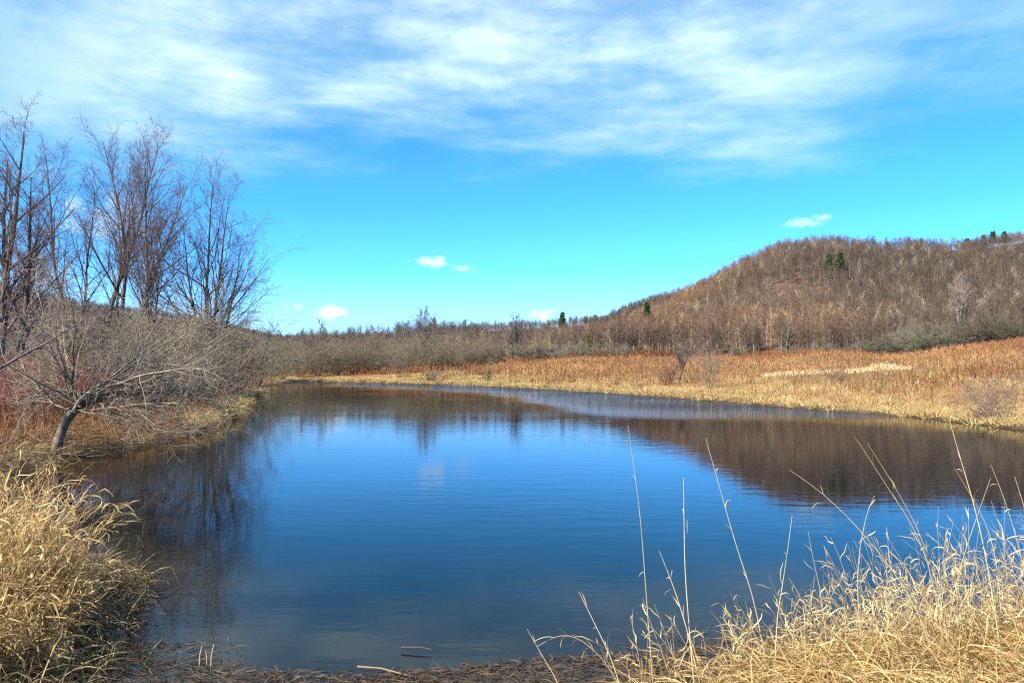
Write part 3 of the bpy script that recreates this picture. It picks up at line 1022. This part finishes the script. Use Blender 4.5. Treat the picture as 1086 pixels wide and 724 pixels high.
def meadow():
    g = np.random.default_rng(33)
    right = lambda x, y: (x > -38 + (141 - y) * .35) | (y > 150)

    # --- tall red-brown weeds (goldenrod) at the back of the meadow
    def pred(x, y, d):
        th = np.abs(x / np.maximum(y, 1))
        back = d + wob_mid(x, y) * 8
        k = smooth(17, 31, back) * .95 + .05
        k = np.maximum(k, smooth(.37, .53, x / np.maximum(y, 1)) * smooth(2, 10, back))
        k = np.maximum(k, smooth(4, 10, back) * smooth(84, 104, y))
        k = k * (.12 + .88 * smooth(-.45, .05, wob_mid(x * 2.1 + 9, y * 2.1)))
        return (d > 3) & (y < FOOT + 4) & (th < .78) & (x > -62) & right(x, y) & (g.uniform(0, 1, len(x)) < k)
    x, y, d, z = scatter(g, 300000, -70, 150, 22, 190, pred)
    keep = g.uniform(0, 1, len(x)) < np.clip(110 / y, .45, 1)
    x, y, d, z = x[keep], y[keep], d[keep], z[keep]
    n = len(x)
    P = np.stack([x, y, z], -1)
    H = (.90 + .45 * wob_mid(x * 3.1, y * 3.1) + .30 * wob(x * .8, y * .8) + .28 * g.normal(size=n)).clip(.3, 2.3)
    D = up_dirs(g, n, .16)
    red = smooth(-.5, .6, wob_mid(x * .8 + 70, y * .8) + .4 * g.normal(size=n))[:, None]
    col = np.array([.37, .195, .085]) * (1 - red) + np.array([.27, .105, .048]) * red
    tan = smooth(.1, .6, wob_mid(x * 2.6 + 31, y * 1.3) + .3 * g.normal(size=n))[:, None]
    tan = tan * ((1 - .85 * smooth(88, 106, y)) * (.25 + .45 * (1 - smooth(30, 55, d))))[:, None]
    col = col * (1 - tan) + np.array([.42, .29, .14]) * tan
    col = col * (1 + .22 * g.normal(size=(n, 1)) + .3 * wob_mid(x * 1.3 - 50, y * 2.2)[:, None]).clip(.45, 1.6)
    wd = .012 + .00022 * y
    parts = [tris(P, D, H, wd, g, col)]
    for q in range(3):                                                      # side sprigs near the top
        t = g.uniform(.45, .9, n)
        parts.append(tris(P + D * (H * t)[:, None], nrm(D + g.normal(0, .55, (n, 3)) + np.array([0, 0, .25])), H * g.uniform(.18, .35, n), wd * 1.1, g, col * g.uniform(.8, 1.15, (n, 1))))
    tag(build('meadow_weeds', parts, M_WEED, None, False), 'tall dry red brown weeds filling the back of the meadow', 'weeds', kind='stuff')
    print('goldenrod', n)

    # --- short straw grass on the meadow
    def pred(x, y, d):
        th = np.abs(x / np.maximum(y, 1))
        return (d > .1) & (d < 46 - 37 * smooth(78, 104, y)) & (y < 175) & (th < .76) & right(x, y) & (g.uniform(0, 1, len(x)) < np.clip(60 / y, .3, 1)) & (wob_mid(x * 3, y * 3) > -.65)
    x, y, d, z = scatter(g, 560000, -46, 82, 16, 175, pred)
    n = len(x)
    P = np.stack([x, y, z], -1)
    tuft = smooth(-.1, .7, wob(x * 1.6, y * 1.6))
    H = (.09 + .16 * tuft + .08 * np.abs(g.normal(size=n)))
    H = H + .16 * (1 - smooth(.3, 2.5, d)) * g.uniform(0, 1.4, n)
    D = up_dirs(g, n, .55)
    m = smooth(.0, .5, wob_mid(x * 1.7 + 40, y * 1.7))[:, None] * smooth(3, 8, d)[:, None]
    b = smooth(-.2, .35, wob_mid(x * 2.3 - 20, y * 2.3 + 5) + .3 * g.normal(size=n))[:, None] * smooth(2, 6, d)[:, None]
    col = colr(g, n, (.34, .225, .095), (.58, .41, .19))
    col = col * (1 - m * .55) + np.array([.36, .30, .09]) * m * .55
    col = col * (1 - b * .8) + np.array([.29, .165, .075]) * b * .8
    tag(build('meadow_grass', [tris(P, D, H, .010 + .00026 * y, g, col)], M_WEED, None, False), 'short straw coloured grass along the far shore', 'grass', kind='stuff')
    print('meadow grass', n)

    # --- clumps: golden tufts along the bank, russet and tan ones out on the meadow
    def clumps(nc, pred, x0, x1, y0, y1, per, H0, H1, spread, cols, wd):
        x, y, d, z = scatter(g, nc, x0, x1, y0, y1, pred)
        m = len(x)
        Hc = np.repeat(g.uniform(H0, H1, m), per)
        ci = np.repeat(g.integers(0, len(cols), m), per)
        cc = np.array([c_ for c_ in cols])[ci] * g.uniform(.65, 1.25, (m * per, 1)) * np.repeat(g.uniform(.75, 1.2, (m, 1)), per, 0)
        off = g.normal(0, .16, (m * per, 2)) * (Hc[:, None] / .5)
        P = np.stack([np.repeat(x, per) + off[:, 0], np.repeat(y, per) + off[:, 1], np.repeat(z, per)], -1)
        D = nrm(np.stack([off[:, 0] * spread / Hc + g.normal(0, .2, m * per), off[:, 1] * spread / Hc + g.normal(0, .2, m * per), np.ones(m * per)], -1))
        Hh = Hc * g.uniform(.5, 1.1, m * per)
        k1 = tris(P, D, Hh, wd + .00016 * np.repeat(y, per), g, cc)
        return k1
    vis = lambda x, y: (np.abs(x / np.maximum(y, 1)) < .76) & right(x, y)
    gold = [(.50, .36, .15), (.60, .46, .21), (.42, .27, .10)]
    russ = [(.30, .15, .065), (.36, .22, .09), (.24, .13, .07), (.46, .33, .15)]
    ps = [clumps(40000, lambda x, y, d: (d > -.12) & (d < .9) & vis(x, y), -40, 32, 16, 142, 20, .2, .65, 2.2, gold, .008),
          clumps(9000, lambda x, y, d: (d > .6) & (d < 26 - 16 * smooth(78, 104, y)) & vis(x, y) & (wob_mid(x * 2, y * 2 + 7) > .0), -40, 60, 20, 150, 24, .25, .85, 1.8, gold + russ, .008),
          clumps(5200, lambda x, y, d: (d > 9) & (d < 60) & vis(x, y) & (wob_mid(x * 2 + 3, y * 2) > .1), -40, 90, 26, 170, 30, .6, 1.5, 1.0, russ, .010)]
    tag(build('meadow_tufts', ps, M_WEED, None, False), 'golden and russet tufts scattered over the bank and meadow', 'grass', kind='stuff')

    # --- pale strip of flattened reeds
    n = 3300
    t = g.uniform(0, 1, n)
    Y = 84 + t * 9 + g.normal(0, .9, n) + 1.2 * np.sin(t * 9)
    uu = (.315 + .185 * t)
    x = uu * Y
    ok = np.abs(g.normal(0, 1, n)) < 1.6
    x, Y = x[ok], Y[ok]
    n = len(x)
    P = np.stack([x, Y, ground(x, Y) + .05], -1)
    tall = 1 + 1.0 * smooth(.44, .465, x / Y) * (1 - smooth(.468, .49, x / Y))
    tag(build('pale_reeds', [tris(P, up_dirs(g, n, .8), g.uniform(.3, .75, n) * tall, np.full(n, .035), g, colr(g, n, (.55, .41, .20), (.76, .62, .37)))], M_WEED, None, False),
        'pale cream strip of dry reeds lying across the meadow', 'reeds', kind='stuff')

    # --- left bank: rusty weeds under and behind the leaning tree
    def pred(x, y, d):
        return (d > .5) & (x < -9) & (np.abs(x / y) < .80) & (g.uniform(0, 1, len(x)) < np.clip(34 / y, .25, 1)) & (wob_mid(x * 5, y * 5) > -.45)
    x, y, d, z = scatter(g, 240000, -80, -9, 15, 120, pred)
    n = len(x)
    P = np.stack([x, y, z], -1)
    H = (.95 + .45 * wob(x * .8, y * .8) + .25 * g.normal(size=n)).clip(.2, 1.9) * smooth(.2, 3.0, d).clip(.45, 1)
    s = smooth(-.7, .35, wob(x * .7 + 3, y * .7) + .35 * g.normal(size=n) + .15)[:, None]
    col = np.array([.42, .27, .11]) * (1 - s) + np.array([.27, .130, .055]) * s
    col = col * (1 + .2 * g.normal(size=(n, 1))).clip(.5, 1.5)
    D = up_dirs(g, n, .28)
    wd = .006 + .00022 * y
    parts = [tris(P, D, H, wd, g, col)]
    for q in range(2):
        t = g.uniform(.3, .9, n)
        parts.append(tris(P + D * (H * t)[:, None], nrm(D + g.normal(0, .7, (n, 3))), H * g.uniform(.25, .5, n), wd, g, col * .95))
    tag(build('bank_weeds', parts, M_WEED, None, False), 'rusty and tan dry weeds covering the left bank', 'weeds', kind='stuff')
    print('bank weeds', n)

    # --- dark red canes at the far left
    def pred(x, y, d):
        u = x / y
        return (d > 4) & (u < -.485 + .05 * wob(x, y)) & (u > -.80) & (y > 26) & (y < 52)
    x, y, d, z = scatter(g, 52000, -44, -12, 24, 54, pred)
    n = len(x)
    P = np.stack([x, y, z], -1)
    D = up_dirs(g, n, .12)
    H = g.uniform(1.3, 2.5, n)
    col = colr(g, n, (.20, .055, .045), (.34, .125, .085))
    parts = [tris(P, D, H, np.full(n, .012), g, col)]
    for q in range(2):
        t = g.uniform(.3, .8, n)
        parts.append(tris(P + D * (H * t)[:, None], nrm(D + g.normal(0, .3, (n, 3))), H * .4, np.full(n, .009), g, col))
    tag(build('red_canes', parts, M_WEED, None, False), 'thicket of upright dark red canes at the left edge', 'canes', kind='stuff')
    # --- tangle of dead stems at the left water edge
    def pred(x, y, d):
        return (d > -.35) & (d < 2.4) & (x < -8.5) & (y < 60)
    x, y, d, z = scatter(g, 60000, -26, -8.5, 14, 60, pred)
    n = len(x)
    P = np.stack([x, y, np.maximum(z, 0) + g.uniform(0, .35, n)], -1)
    D = nrm(g.normal(0, 1, (n, 3)) * np.array([1, 1, .35]) + np.array([.25, -.1, .1]))
    tag(build('bank_litter', [tris(P, D, g.uniform(.3, .9, n), np.full(n, .008), g, colr(g, n, (.10, .065, .04), (.36, .25, .14)))], M_WEED, None, False),
        'tangle of dead stems along the left water edge', 'litter', kind='stuff')


meadow()


# ------------------------------------------------------------------ grass tussocks
STRAW_A, STRAW_B = (.40, .25, .085), (.72, .52, .235)


def arcs(g, P0, D0, L, S, droop, curl=.06):
    """curved blades: start direction D0, droop pulls the tip down"""
    N = len(L)
    P = np.zeros((N, S, 3))
    P[:, 0] = P0
    D = D0.copy()
    st = L / (S - 1)
    dr = np.broadcast_to(np.asarray(droop, float), (N,))
    for i in range(1, S):
        D[:, 2] -= dr * (i / (S - 1)) * 1.6
        D = nrm(D + g.normal(0, curl, (N, 3)))
        P[:, i] = P[:, i - 1] + D * st[:, None]
    return P


def blade_ribs(g, P, w, col):
    N, S, _ = P.shape
    t = np.linspace(0, 1, S)
    W = w[:, None] * (np.minimum(1, .45 + t * 3) * np.sqrt(np.maximum(1 - t, .02)))[None]
    T = nrm(np.gradient(P, axis=1))
    s0 = nrm(np.cross(T[:, 0], g.normal(size=(N, 3))))
    tw = g.normal(0, 1.6, N)
    A = nrm(s0[:, None, :] - T * np.sum(s0[:, None, :] * T, -1, keepdims=True))
    B = np.cross(T, A)
    ph = tw[:, None] * t[None]
    side = A * np.cos(ph)[..., None] + B * np.sin(ph)[..., None]
    return ribbons(P, W, side, col)


def stem_with_leaves(g, P0, D0, H, droop, r, nl, col, leafL=.26, leafW=.005, S=8, t0=.2):
    """reed stems as tubes, each carrying nl curled leaves"""
    N = len(H)
    P = arcs(g, P0, D0, H, S, droop, .035)
    tt = np.linspace(1, .35, S)[None]
    v, f = tubes(P, r[:, None] * tt, 3)
    parts = [(v, f, np.repeat(col, S * 3, 0))]
    Rr = np.zeros((N, S))
    p, d, L, _ = sprout(g, P, Rr, np.full(N, leafL), nl, t0, .97, R(18), R(60), 1.0, 1.0, .35)
    lc = np.repeat(col, nl, 0) * g.uniform(.8, 1.2, (N * nl, 1))
    d = nrm(d + g.normal(0, .25, d.shape))
    Q = arcs(g, p, d, L * g.uniform(.4, 1.5, len(L)), 7, g.uniform(-.05, 1, N * nl) ** 3 * .7, .24)
    parts.append(blade_ribs(g, Q, leafW * g.uniform(.6, 1.3, N * nl), lc))
    return parts


def tussock_parts(seed, n, rad, H, lean=(0, 0), leaves=5, base=True, spread=.35, cols=(STRAW_A, STRAW_B), dr=(.03, .30), lw=.005, r=.0024):
    g = np.random.default_rng(seed)
    az = g.uniform(0, 6.28, n)
    rr = rad * np.sqrt(g.uniform(0, 1, n))
    P0 = np.stack([rr * np.cos(az), rr * np.sin(az), np.full(n, -.05)], -1)
    D0 = np.stack([np.cos(az) * rr / rad * spread, np.sin(az) * rr / rad * spread, np.ones(n)], -1) + g.normal(0, .13, (n, 3)) + np.array([lean[0], lean[1], 0])
    Hh = H * g.uniform(.45, 1.05, n)
    col = colr(g, n, *cols)
    stems = stem_with_leaves(g, P0, nrm(D0), Hh, g.uniform(*dr, n), np.full(n, r), leaves, col, .22 * H + .05, lw)
    parts = [stems[0]]
    lv = [stems[1]]
    if base:
        m = n * 3
        az = g.uniform(0, 6.28, m)
        rr = rad * 1.1 * np.sqrt(g.uniform(0, 1, m))
        P0 = np.stack([rr * np.cos(az), rr * np.sin(az), np.full(m, -.03)], -1)
        D = nrm(np.stack([np.cos(az) * .8, np.sin(az) * .8, np.ones(m) * g.uniform(.4, 1.6, m)], -1) + g.normal(0, .4, (m, 3)))
        Q = arcs(g, P0, D, H * g.uniform(.15, .7, m), 7, g.uniform(.1, .8, m), .2)
        lv.append(blade_ribs(g, Q, lw * g.uniform(.6, 1.1, m), colr(g, m, *cols) * np.where(g.uniform(0, 1, (m, 1)) < .35, g.uniform(.25, .6, (m, 1)), g.uniform(.7, 1.05, (m, 1)))))
    return parts, lv


def tussocks():
    # big dry reed-grass clumps in the left foreground
    G = 'dry grass tussocks in the left foreground'
    spots = [(-4.4, 6.35, .5, 1.15, (.04, -.1), 'large straw coloured grass tussock at the bottom left with bent leaves', 300),
             (-5.1, 7.0, .55, 1.42, (.04, 0), 'tallest straw grass tussock cut off by the left edge', 320),
             (-4.75, 7.6, .5, 1.30, (.10, 0), 'straw grass tussock whose arching leaves reach right over the water', 300),
             (-5.5, 8.3, .60, 1.42, (.04, 0), 'straw grass tussock behind the tallest one at the left edge', 260),
             (-4.25, 5.6, .45, .9, (.0, -.1), 'short straw grass tussock in the bottom left corner', 240),
             (-3.95, 6.35, .30, .6, (.10, -.15), 'small ragged grass tussock at the water edge in front of the large one', 130),
             (-4.2, 7.15, .30, .8, (.14, -.1), 'small ragged grass tussock leaning over the water beside the large one', 130)]
    for i, (x, y, rad, H, lean, label, n) in enumerate(spots):
        st, lv = tussock_parts(500 + i, int(n * .55), rad, H, lean, 6, True, .30, dr=(.02, .30), lw=.0075)
        e = empty('grass_tussock', (x, y, gz(x, y)), label, 'grass tussock', G)
        build('stems', st, M_GRASS, e)
        build('leaves', lv, M_GRASS, e)
    # short broken straw on the bank around the tussocks
    g = np.random.default_rng(519)
    x, y, d, z = scatter(g, 9000, -6.5, -3.0, 5.4, 10.5, lambda x, y, d: (d > -.18) & (d < .75))
    n = len(x)
    P0 = np.stack([x, y, np.maximum(z, -.05) + g.uniform(-.02, .12, n)], -1)
    D = nrm(g.normal(0, 1, (n, 3)) * np.array([1, 1, .5]) + np.array([.25, -.2, .45]))
    Q = arcs(g, P0, D, g.uniform(.15, .5, n), 6, g.uniform(.05, .6, n), .2)
    o = build('bank_straw', [blade_ribs(g, Q, g.uniform(.002, .006, n), colr(g, n, (.16, .10, .05), STRAW_B) * g.uniform(.5, 1.0, (n, 1)))], M_GRASS)
    tag(o, 'short broken straw along the water edge around the left tussocks', 'grass', kind='stuff')
    # short turf on the near bank below the viewpoint
    x, y, d, z = scatter(g, 16000, -4.5, 2.5, 2.0, 4.85, lambda x, y, d: d > .3)
    n = len(x)
    Q = arcs(g, np.stack([x, y, z - .02], -1), up_dirs(g, n, .8), g.uniform(.08, .26, n), 5, g.uniform(.1, .6, n), .15)
    o = build('bank_turf', [blade_ribs(g, Q, g.uniform(.002, .005, n), colr(g, n, (.20, .13, .06), STRAW_B) * g.uniform(.5, 1.0, (n, 1)))], M_GRASS)
    tag(o, 'short dry turf on the near bank', 'grass', kind='stuff')
    # green shoots at its foot
    g = np.random.default_rng(520)
    n = 46
    P0 = np.stack([g.uniform(-3.8, -3.1, n), g.uniform(5.7, 6.9, n), np.full(n, -.05)], -1)
    Q = arcs(g, P0, up_dirs(g, n, .3), g.uniform(.15, .38, n), 6, g.uniform(.0, .25, n), .05)
    o = build('green_shoots', [blade_ribs(g, Q, np.full(n, .006), colr(g, n, (.10, .20, .03), (.24, .34, .08)))], M_GRASS)
    tag(o, 'thin green grass shoots at the foot of the left tussocks', 'grass shoots', kind='stuff')
    # straw sedge tussocks along the left shore
    GS = 'straw sedge tussocks along the left shore'
    ls = 'straw sedge tussock hanging over the left shore under the grey shrubs'
    pr = []
    for s in (530, 531):
        st, lv = tussock_parts(s, 90, .45, .8, (.1, -.05), 4, True, .9, ((.46, .32, .13), (.72, .55, .26)), (.2, .6), .008, .004)
        e = empty('sedge_tussock', (0, 0, 0), ls, 'grass tussock', GS)
        build('stems', st, M_GRASS, e)
        build('leaves', lv, M_GRASS, e)
        pr.append(e)
    gg = np.random.default_rng(9)
    sp = []
    for (x, y) in ((-12.9, 31.5), (-13.4, 33.5), (-13.9, 35), (-14.3, 36.5), (-14.6, 38.5), (-15.0, 40), (-15.5, 41.5), (-15.9, 43.5),
                   (-16.6, 45.5), (-17.0, 47.5), (-17.6, 49.5), (-18.3, 51.5), (-18.9, 53.5), (-19.5, 56), (-20.6, 59), (-22, 65), (-23.6, 71), (-25, 77)):
        sp.append((x + .1, y))
        if y < 60:
            sp.append((x - 1.2 - gg.uniform(0, .8), y + gg.uniform(-.8, .8)))
    for i, (x, y) in enumerate(sp):
        s = gg.uniform(.8, 1.45) * (1.15 if y > 30 else .85)
        lab = ls if y > 36 else 'straw sedge tussock on the left shore beside the small leaning tree'
        if i < 2:
            e = pr[i]
            e.location = (x, y, gz(x, y))
            e.scale = (s * 1.2, s * 1.2, s)
            e['label'] = lab
        else:
            copy_tree(pr[i % 2], (x, y, gz(x, y)), gg.uniform(0, 6.28) * .15, (s * 1.2, s), lab, GS)


tussocks()


# ------------------------------------------------------------------ right foreground
def right_bank():
    g = np.random.default_rng(600)

    # matted straw
    def pred(x, y, d):
        return (d > -.12) & (x > .55 + (6.2 - y) * .35) & (np.abs(x / y) < .85)
    x, y, d, z = scatter(g, 60000, .3, 6.6, 3.9, 7.6, pred)
    k = g.uniform(0, 1, len(x)) < smooth(1.3, 2.9, x) * .88 + .12 * smooth(.3, 1.2, x)
    x, y, d, z = x[k], y[k], d[k], z[k]
    n = min(len(x), 17000)
    x, y, d, z = x[:n], y[:n], d[:n], z[:n]
    hump = (.16 + .20 * (.5 + .5 * wob(x * 2.2, y * 2.2))) * smooth(.4, 2.2, x) + .04
    P0 = np.stack([x, y, z + hump * g.uniform(0, 1, n) ** .6], -1)
    D = nrm(g.normal(0, 1, (n, 3)) * np.array([1, 1, .30]) + np.array([.0, .15, .34]))
    L = g.uniform(.18, .62, n)
    Q = arcs(g, P0, D, L, 6, g.uniform(.05, .45, n), .12)
    o = build('straw_mat', [blade_ribs(g, Q, g.uniform(.0022, .0058, n), colr(g, n, STRAW_A, STRAW_B) * np.where(g.uniform(0, 1, (n, 1)) < .25, g.uniform(.35, .7, (n, 1)) * np.array([[1.0, .9, .8]]), g.uniform(.75, 1.1, (n, 1))))], M_GRASS)
    tag(o, 'matted dry straw on the near right bank', 'grass', kind='stuff')

    # upright reed stems with ragged leaves, denser to the right
    n = 800
    t = g.uniform(0, 1, n) ** .75
    x = .65 + 4.6 * t
    y = 5.2 + g.uniform(0, 1.15, n) + .12 * x
    ok = g.uniform(0, 1, n) < (.22 + .78 * smooth(1.6, 3.6, x))
    x, y = x[ok], y[ok]
    n = len(x)
    P0 = np.stack([x, y, ground(x, y) + .05], -1)
    D0 = up_dirs(g, n, .26, (-.05, 0, 0))
    H = g.uniform(.45, 1.0, n) * (.70 + .55 * smooth(1.6, 3.4, x))
    col = colr(g, n, (.52, .36, .15), (.78, .60, .31))
    ps = stem_with_leaves(g, P0, D0, H, g.uniform(.0, .12, n), np.full(n, .0026), 6, col, .20, .0044)
    o = build('reed_stems', ps, M_GRASS)
    tag(o, 'ragged upright straw reeds on the near right bank', 'reeds', kind='stuff')

    # the tall single stalks that stand out against the water
    S = [([(692, 700), (683, 620), (677, 540), (664, 450)], 5.7, 'tallest bare straw stalk at the left, thin tip over the blue water', 3),
         ([(735, 705), (727, 609), (729, 560), (731, 510)], 5.6, 'straight upright straw stalk right of the tallest left stalk', 2),
         ([(815, 700), (799, 632), (783, 589), (762, 510), (750, 465)], 5.6, 'long straw stalk leaning left with its tip at the hill reflection', 4),
         ([(817, 700), (820, 650), (824, 628), (830, 585), (835, 544)], 5.6, 'slim straw stalk leaning slightly right in the middle of the near reeds', 3),
         ([(877, 700), (866, 628), (855, 590), (847, 558)], 5.7, 'thin straw stalk leaning left over the dark blue water', 2),
         ([(990, 700), (983, 660), (940, 593), (897, 544), (868, 518), (840, 499)], 5.5, 'long straw stalk bending far to the left across the hill reflection', 4),
         ([(1000, 720), (991, 628), (971, 562), (944, 526), (920, 486), (903, 462)], 5.6, 'tall leaning straw stalk with tip high in the hill reflection', 4),
         ([(1005, 720), (996, 640), (975, 570), (945, 515), (915, 469)], 5.7, 'tall leaning straw stalk right beside the highest leaning one', 4),
         ([(1060, 710), (1054, 628), (1046, 558), (1040, 518), (1034, 480), (1030, 448)], 5.5, 'highest upright straw stalk near the right edge', 3),
         ([(1096, 690), (1085, 620), (1073, 566), (1058, 520), (1046, 491)], 5.6, 'straw stalk leaning left at the right edge', 4),
         ([(1060, 680), (1052, 600), (1038, 554), (1018, 522), (998, 493)], 5.8, 'thin straw stalk leaning left behind the highest upright one', 2),
         ([(995, 700), (999, 644), (1011, 585), (1024, 540), (1034, 503)], 5.6, 'straw stalk leaning right towards the highest upright one', 3),
         ([(604, 740), (592, 720), (575, 694), (559, 667)], 5.2, 'short straw stalk leaning left alone at the left end of the near reeds', 1),
         ([(668, 740), (657, 718), (631, 683), (610, 667), (590, 663), (569, 675)], 5.3, 'straw stalk arching over to the left with a drooping leafy tip', 6),
         ([(664, 740), (650, 700), (630, 660), (615, 631)], 5.4, 'straw stalk leaning left above the arching one', 3),
         ([(745, 720), (728, 660), (716, 620), (706, 592)], 5.5, 'ragged straw stalk between the two upright left stalks', 6),
         ([(1110, 700), (1100, 610), (1086, 540), (1076, 505)], 5.7, 'straw stalk entering from the right edge', 4),
         ([(915, 710), (905, 660), (898, 600), (906, 540), (912, 520)], 5.6, 'wavy straw stalk in the middle of the dense reeds', 5)]
    for i, (pts, Y, label, nl) in enumerate(S):
        q = np.array([at(px, py, Y) for px, py in pts])
        # each stalk also leans a little in depth
        q[:, 1] += np.linspace(0, g.uniform(-.25, .3), len(q))
        gz0 = gz(q[0, 0], q[0, 1])
        q[0, 2] = min(q[0, 2], gz0 - .02) if q[0, 2] < gz0 + .5 else gz0
        # smooth through the points
        tq = np.linspace(0, 1, len(q))
        tt = np.linspace(0, 1, 14)
        P = np.stack([np.interp(tt, tq, q[:, a]) for a in range(3)], -1)
        for _ in range(3):
            P[1:-1] = (P[:-2] + 2 * P[1:-1] + P[2:]) / 4
        e = empty('straw_stalk', P[0], label, 'stalk', 'tall single straw stalks on the near right bank')
        P = P - P[0]
        rr = np.linspace(.0042, .0013, 14)
        col = colr(g, 1, (.56, .42, .21), (.76, .61, .35))
        v, f = tubes(P[None], rr[None], 5)
        build('stem', [(v, f, np.repeat(col, len(v), 0))], M_GRASS, e)
        p, d, L, _ = sprout(g, P[None], rr[None], np.array([.22]), nl, .35, .85, R(8), R(30), 1.0, 1.0, .3)
        Q = arcs(g, p, d, L * g.uniform(.25, .9, nl), 7, g.uniform(0, 1, nl) ** 3 * .6, .16)
        build('leaves', [blade_ribs(g, Q, np.full(nl, .0034), np.repeat(col, nl, 0))], M_GRASS, e)


right_bank()


# ------------------------------------------------------------------ shallow water weeds, stubs, sticks
def shallows():
    g = np.random.default_rng(700)

    def pred(x, y, d):
        b = d + wob(x * 1.4, y * 1.4) * .35
        return (d < .1) & (b > -1.1 - .5 * smooth(.4, 2, x)) & (y < 7.45 + .2 * (x > -1.5) + .3 * wob(x * 2, y * 2) + .9 * smooth(1, 2.5, x)) & (x < 4.6) & (x > -3.6)
    x, y, d, z = scatter(g, 90000, -3.8, 4.6, 5, 9.5, pred)
    n = min(22000, len(x))
    x, y, d, z = x[:n], y[:n], d[:n], z[:n]
    mat = (wob(x * 2.7, y * 2.7) + .5 * g.normal(size=n) > -.15 + 3.2 * smooth(6.75, 7.3, y - .9 * smooth(1, 2.5, x)))
    P0 = np.stack([x, y, np.where(mat, g.uniform(-.01, .014, n), z * g.uniform(0, 1, n))], -1)
    D = nrm(g.normal(0, 1, (n, 3)) * np.array([1, .7, .12]))
    Q = arcs(g, P0, D, g.uniform(.05, .22, n), 5, np.zeros(n), .22)
    Q[..., 2] = np.clip(Q[..., 2], -.5, .03)
    o = build('water_weeds', [blade_ribs(g, Q, g.uniform(.0015, .005, n), colr(g, n, (.065, .042, .024), (.20, .13, .07)))], M_GRASS)
    tag(o, 'brown dead weeds lying in the shallow water', 'water weeds', kind='stuff')

    # purple-brown bed of weeds under the right reeds
    n = 5200
    x = g.normal(2.0, 1.0, n)
    y = 8.0 + g.normal(0, .55, n) + .12 * x
    zz = ground(x, y)
    P0 = np.stack([x, y, np.minimum(-.05 - g.uniform(0, .12, n), -.02)], -1)
    D = nrm(g.normal(0, 1, (n, 3)) * np.array([1, .7, .2]))
    Q = arcs(g, P0, D, g.uniform(.15, .5, n), 5, np.zeros(n), .2)
    Q[..., 2] = np.clip(Q[..., 2], -.3, -.012)
    o = build('drowned_weeds', [blade_ribs(g, Q, g.uniform(.002, .006, n), colr(g, n, (.13, .07, .065), (.30, .17, .13)))], M_GRASS)
    tag(o, 'purple brown weeds below the water in front of the right reeds', 'water weeds', kind='stuff')

    # cut stubs standing in the shallows
    def rod(name, pts, r0, r1, label, cat, group, col):
        P = np.array(pts, float)
        o0 = P[0].copy()
        v, f = tubes((P - o0)[None], np.linspace(r0, r1, len(P))[None], 6)
        cap = np.arange(len(v) - 6, len(v))[None]
        o = build(name, [(v, f, np.tile(np.array(col), (len(v), 1))), (v[-6:], np.arange(6)[None], np.tile(np.array(col), (6, 1)))], M_GRASS)
        o.location = o0
        tag(o, label, cat, group)
    Gs = 'pale stubs standing in the shallows'
    b = at(221, 703, 6.75)
    rod('reed_stub', [b + [-.05, 0, -.15], b + [-.04, 0, .1], b + [-.025, 0, .17]], .007, .005, 'leftmost of three pale reed stubs standing in the shallows', 'stub', Gs, (.55, .45, .28))
    rod('reed_stub', [b + [.015, .02, -.15], b + [.01, .02, .08], b + [.0, .02, .14]], .007, .005, 'middle one of three pale reed stubs standing in the shallows', 'stub', Gs, (.50, .41, .26))
    rod('reed_stub', [b + [.05, 0, -.15], b + [.055, 0, .08], b + [.075, 0, .19]], .007, .005, 'rightmost of three pale reed stubs standing in the shallows', 'stub', Gs, (.58, .48, .30))
    c = at(395, 702, 6.65)
    rod('stick', [c + [-.1, -.05, .015], c + [.1, -.1, .02], c + [.28, -.2, .015]], .009, .006, 'pale brown stick floating in the shallow weeds at the bottom', 'stick', None, (.33, .23, .13))
    c = at(445, 684, 7.1)
    rod('stick', [c + [-.15, 0, .012], c + [.02, -.02, .02], c + [.12, -.05, .012]], .007, .004, 'short dark stick at the edge of the shallow weeds', 'stick', None, (.14, .09, .06))
    c = at(100, 640, 8.0)
    rod('stick', [at(168, 612, 9.0) + [0, 0, -.05], at(184, 606, 9.0) + [0, 0, .1], at(196, 622, 9.0) + [0, 0, .0]], .008, .004, 'thin bent twig sticking out of the water near the left tussocks', 'stick', None, (.12, .09, .07))


shallows()
